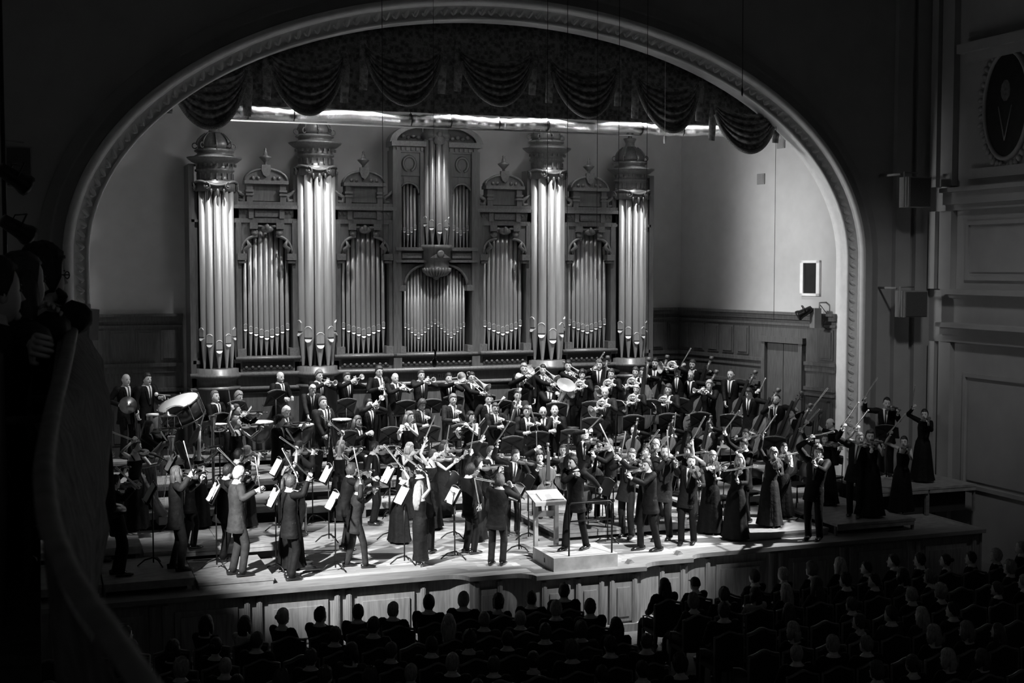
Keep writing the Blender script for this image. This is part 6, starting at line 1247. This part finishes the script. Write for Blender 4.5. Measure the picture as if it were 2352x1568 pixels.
FRONT = [(347, 1108, 22.6, 'stand of the front left corner violinist', 'lit page on the front left corner stand'), (493, 1106, 22.5, 'stand left of the grey suit', 'lit page left of the grey suit'), (630, 1115, 22.3, 'stand between grey suit and brown-haired violinist', 'lit page between grey suit and brown-haired violinist'), (767, 1128, 22.1, 'stand left of the crouching violinist', 'lit page left of the crouching violinist'), (926, 1116, 22.2, 'stand left of the blonde with straight hair', 'lit page left of the long-haired blonde'), (1042, 1118, 22.3, 'stand right of the blonde with straight hair', 'page with a dark figure shadow right of the blonde'), (1190, 1112, 22.4, 'stand right of the tousled violinist', 'lit page right of the tousled violinist'),
         (395, 1030, 25.0, 'stand behind the open dark jacket', 'page edge behind the open dark jacket'), (637, 1052, 24.4, 'stand at the bare back of the pinned-hair woman', 'page by the bare-backed woman'), (752, 1052, 24.5, 'stand right of the bare-backed woman', 'page right of the bare-backed woman'), (893, 1070, 24.3, 'stand left of the black gown', 'page left of the black gown'), (1394, 1100, 22.6, 'dark stand between podium rail and left-facing violinist', None), (1853, 1062, 22.6, 'dark stand left of the tousled violinist', None), (1604, 1098, 23.2, 'dark stand behind the fitted suit', None), (1040, 1085, 24.0, 'dark stand behind the straight-haired blonde', None), (1212, 1092, 23.4, 'dark stand left of the conductor desk', None)]
for px, py, Y, lab, sh in FRONT:
    p = onY(px, py, Y); stand(px, py, Y, (p[0]-1., p[1]-.02), 'black '+lab if lab.startswith('stand') else lab, sh, .95)
for px, py, ta, lab in ((1378, 1255, (8, 23), 'chair'),): pass
for k, (px, py, Y) in enumerate(((1380, 1190, 23.4), (1660, 1190, 23.2), (1720, 1180, 23.6), (1150, 945, 28.0), (1230, 945, 28.0), (1310, 950, 28.0), (1560, 1180, 23.6), (1905, 1130, 24.2), (1830, 1150, 23.6), (1440, 985, 27.0), (1510, 990, 27.0))):
    p = onY(px, py, Y); g = ground(p[0], p[1]); lab = ['empty chair beside the long-haired cellist', 'empty chair behind the blonde in black gown', 'empty chair behind the satin gown', 'empty chair between the bassoons', 'empty chair behind the oboists', 'empty chair right of the bald oboist', 'empty chair behind the fitted suit', 'empty chair at the arch pillar', 'empty chair right of the curly blonde', 'empty chair left of the white-haired horn player', 'empty chair right of the white-haired horn player'][k]
    place('orchestra_chair', TR(p[0], p[1], g, face_to(p[0], p[1], *COND)), 'black '+lab, 'chair', 'orchestra chairs')
# ================================================================== AUDIENCE
mat('chair_wood', .16, .35, var=.2); mat('chair_cloth', .02, .8, var=.3, scale=30)
def crest(x): return .94+.055*math.exp(-(x/.11)**2)-.02*(abs(x)/.25)**2
xs = np.linspace(-.245, .245, 13)
b = MB(); b.prism([(-.235, .46)]+[(x*.96, crest(x)-.03) for x in xs]+[(.235, .46)], (0, -.20, 0), (1, 0, 0), (0, 0, 1), (0, -.05, 0)); T('theatre_chair', 'backrest', b, 'chair_cloth')
b = MB(); b.tube([(x, -.225, crest(x)) for x in xs], [(.032, .02)]*13, 6, ref=(0, 1, 0)); T('theatre_chair', 'top_rail', b, 'chair_wood')
b = MB(); b.bx(-.24, .24, -.2, .25, .4, .47); T('theatre_chair', 'seat', b, 'chair_cloth')
for x in (-.245, .245):
    b = MB(); b.tube([(x, -.225, .93), (x, -.22, .45), (x, -.25, 0)], .02, 6); T('theatre_chair', 'leg', b, 'chair_wood'); b = MB(); b.tube([(x, .22, .42), (x, .23, 0)], .018, 6); T('theatre_chair', 'leg', b, 'chair_wood')
    b = MB(); b.tube([(x, -.22, .7), (x, .05, .68), (x, .2, .64), (x, .21, .45)], .016, 6); T('theatre_chair', 'armrest', b, 'chair_wood')
AUD = [(294, 1459, 'short', 'brown', 'mid'), (469, 1436, 'bob', 'black', 'black'), (545, 1433, 'bob', 'black', 'pale'), (632, 1417, 'bun', 'blond', 'black'), (690, 1422, 'short', 'brown', 'char'), (783, 1414, 'short', 'black', 'grey'), (740, 1454, 'short', 'brown', 'dark'), (603, 1478, 'short', 'brown', 'black'), (540, 1517, 'shaved', 'grey', 'black'), (667, 1501, 'short', 'brown', 'black'), (313, 1494, 'curly', 'black', 'mid'), (464, 1546, 'curly', 'grey', 'black'), (379, 1499, 'bob', 'black', 'black'),
       (866, 1391, 'short', 'grey', 'black'), (912, 1391, 'short', 'black', 'black'), (999, 1383, 'short', 'grey', 'black'), (1084, 1378, 'curly', 'black', 'dark'), (1149, 1362, 'short', 'black', 'black'), (1240, 1370, 'short', 'brown', 'black'), (1299, 1366, 'short', 'brown', 'black'), (1264, 1399, 'short', 'grey', 'black'), (1334, 1407, 'long', 'black', 'black'), (1133, 1422, 'short', 'fair', 'mid'), (1044, 1433, 'long', 'blond', 'black'), (1331, 1451, 'curly', 'brown', 'grey'), (1178, 1446, 'short', 'black', 'black'), (820, 1446, 'short', 'brown', 'mid'), (849, 1499, 'bob', 'black', 'grey'), (928, 1483, 'short', 'brown', 'black'), (1007, 1488, 'short', 'black', 'black'), (1154, 1507, 'short', 'brown', 'black'), (1315, 1504, 'curly', 'brown', 'black'), (1384, 1504, 'short', 'black', 'black'), (904, 1523, 'short', 'grey', 'black'), (1069, 1520, 'short', 'grey', 'black'), (1033, 1559, 'short', 'brown', 'black'),
       (1404, 1438, 'shaved', 'brown', 'black'), (1522, 1347, 'mane', 'black', 'black'), (1579, 1331, 'cap', 'black', 'black'), (1591, 1373, 'curly', 'fair', 'mid'), (1709, 1315, 'short', 'brown', 'black'), (1764, 1315, 'bun', 'blond', 'black'), (1835, 1311, 'curly', 'fair', 'black'), (1657, 1358, 'short', 'brown', 'black'), (1726, 1362, 'bob', 'black', 'pale'), (1784, 1358, 'long', 'blond', 'black'), (1855, 1358, 'mane', 'brown', 'grey'), (1649, 1409, 'short', 'brown', 'black'), (1484, 1504, 'curly', 'black', 'black'), (1522, 1517, 'short', 'black', 'black'), (1804, 1509, 'short', 'grey', 'black'), (1793, 1398, 'long', 'brown', 'black'),
       (1893, 1311, 'mane', 'blond', 'black'), (1938, 1302, 'short', 'black', 'black'), (2009, 1300, 'short', 'black', 'black'), (2064, 1295, 'short', 'black', 'dark'), (2115, 1284, 'bun', 'black', 'dark'), (2173, 1291, 'short', 'black', 'dark'), (2222, 1284, 'curly', 'blond', 'black'), (2282, 1280, 'shaved', 'grey', 'dark'), (1915, 1342, 'short', 'black', 'dark'), (1973, 1342, 'short', 'black', 'black'), (2018, 1344, 'bob', 'black', 'grey'), (2089, 1329, 'curly', 'fair', 'black'), (2115, 1382, 'short', 'grey', 'black'), (2164, 1358, 'curly', 'grey', 'black'), (2262, 1351, 'short', 'brown', 'black'), (2317, 1344, 'short', 'grey', 'black'), (1969, 1382, 'short', 'brown', 'black'), (1924, 1420, 'bun', 'brown', 'mid'), (2013, 1429, 'short', 'black', 'grey'), (2075, 1431, 'long', 'blond', 'grey'), (1884, 1493, 'short', 'grey', 'black'), (1947, 1515, 'curly', 'brown', 'mid'), (2018, 1491, 'short', 'fair', 'black'), (2157, 1497, 'bob', 'blond', 'black'), (2240, 1455, 'bob', 'fair', 'black'), (2306, 1455, 'mane', 'brown', 'mid'), (2206, 1409, 'short', 'black', 'black')]
ROWS = [19.1-1.0*k for k in range(8)]; SP = .56
def seat_x(i): return (7.84-SP*i) if i >= 0 else (9.6+SP*(-i-1))
SEATS = {}
for k, Y in enumerate(ROWS):
    for i in list(range(0, 16))+[-j for j in range(1, 17)]:
        x = seat_x(i)-.0*k; px, py = prj((x, Y, ZH+.9))
        if -60 < px < 2420 and py < 1640 and x > -1.0 and x < 17.9: SEATS[(k, i)] = (x, Y)
APRO = {}; taken = {}
for n_, (px, py, h, t, su) in enumerate(AUD):
    p = onZ(px, py, ZH+1.19); best = min((s_ for s_ in SEATS if s_ not in taken), key=lambda s_: (SEATS[s_][0]-p[0]) ** 2+(SEATS[s_][1]-p[1]) ** 2)
    taken[best] = (h, t, su)
rnd = random.Random(3)
for s_ in sorted(SEATS):
    if s_ not in taken and rnd.random() < (.38 if s_[0] else .0): taken[s_] = (rnd.choice(['short', 'short', 'bob', 'curly', 'bun']), rnd.choice(['black', 'brown', 'black', 'brown', 'grey']), rnd.choice(['black', 'black', 'dark', 'mid']))
HW = {'short': 'short', 'bob': 'bobbed', 'curly': 'curly', 'bun': 'pinned-up', 'shaved': 'cropped', 'long': 'long', 'mane': 'shoulder-length', 'cap': 'capped'}
SU = {'black': 'black', 'dark': 'dark', 'char': 'charcoal', 'grey': 'grey', 'pale': 'pale', 'mid': 'dark grey'}
for s_ in sorted(SEATS):
    k, i = s_; x, Y = SEATS[s_]; bl = 'left' if i >= 0 else 'right'; nn = ORD[i if i >= 0 else -i-1]
    where = '%s row, %s seat from the aisle, %s block' % (ORD[k], nn, bl)
    place('theatre_chair', TR(x, Y, ZH, 0), 'dark theatre chair with crested back, '+where, 'chair', 'theatre chairs')
    if s_ in taken:
        h, t, su = taken[s_]; fem = h in ('bob', 'bun', 'long') or (h in ('curly', 'mane') and (k+i) % 2 == 0); key = (h, t, su, fem)
        hl = ('%s %s hair' % (HW[h], 'black' if t == 'black' else t)) if h != 'cap' else 'a cap'
        if key in APRO: o = copy_tree(APRO[key])
        else:
            o, J = make_person(Matrix.Identity(4), female=fem, hair=h, htone=t, suit=su, seated=True, sleeves=True, shirt=(h == 'short'), tie=False, hpitch=-.05, hyaw=rnd.uniform(-.3, .3), lean=-.06); APRO[key] = o
        o.matrix_local = TR(x, Y, ZH, PI+(math.atan2(x-9.3, 23.5-Y))*.75+rnd.uniform(-.15, .15), 1.04+rnd.uniform(-.05, .05))
        tag(o, 'listener with %s, %s' % (hl, where), 'person', 'audience members')

# --- listeners leaning on the side gallery rail, close to the camera
for hx, hy, Y, kw, lab, hands in ((96, 636, 6.6, dict(hair='curly', htone='black', glasses=True, beard=True), 'bearded gallery listener in glasses leaning over the rail', ((178, 712), (160, 726))),
                                  (46, 650, 6.0, dict(hair='mane', htone='brown', female=True, sleeves=True), 'long-haired gallery listener next to the bearded man', ((150, 735), (120, 752))),
                                  (-14, 672, 5.4, dict(hair='short', htone='black'), 'gallery listener cut off by the left picture edge', ((80, 800), (60, 820)))):
    H = onY(hx, hy, Y); a = face_to(0, 0, .55, 1); ln = .4; zf = RZ-.98
    hl = np.array([0, .06-.52*math.sin(ln)-.03, .53+.52*math.cos(ln)+.118]); s_ = (H[2]-zf)/hl[2]; root = H-rotZ(a)@hl*s_; root[2] = zf
    hw = [rotZ(-a)@(onZ(x, y, RZ+.04)-root)/s_ for x, y in hands]
    o, J = make_person(TR(*root, a, s_), seated=True, lean=ln, hpitch=.0, hyaw=-.55, suit='mid', shirt=False, tie=False, rh=hw[0], lh=hw[1], **kw)
    tag(o, lab, 'person', 'gallery listeners')
    place('theatre_chair', TR(*root, a+PI, s_), 'dark gallery chair under the '+lab, 'chair', 'gallery chairs')

for px, py, lab in ((1558, 1273, 'small dark wedge on the stage edge right of the podium'), (1446, 1293, 'small dark wedge on the stage bulge near the podium')):
    p = onZ(px, py, 0); b = MB(); b.prism([(-.09, 0), (.09, 0), (.0, .07)], (0, -.05, 0), (1, 0, 0), (0, 0, 1), (0, .1, 0)); tag(b.build('floor_wedge', 'riser_side', None, TR(p[0], p[1], .0, .4)), lab, 'wedge', 'floor wedges')
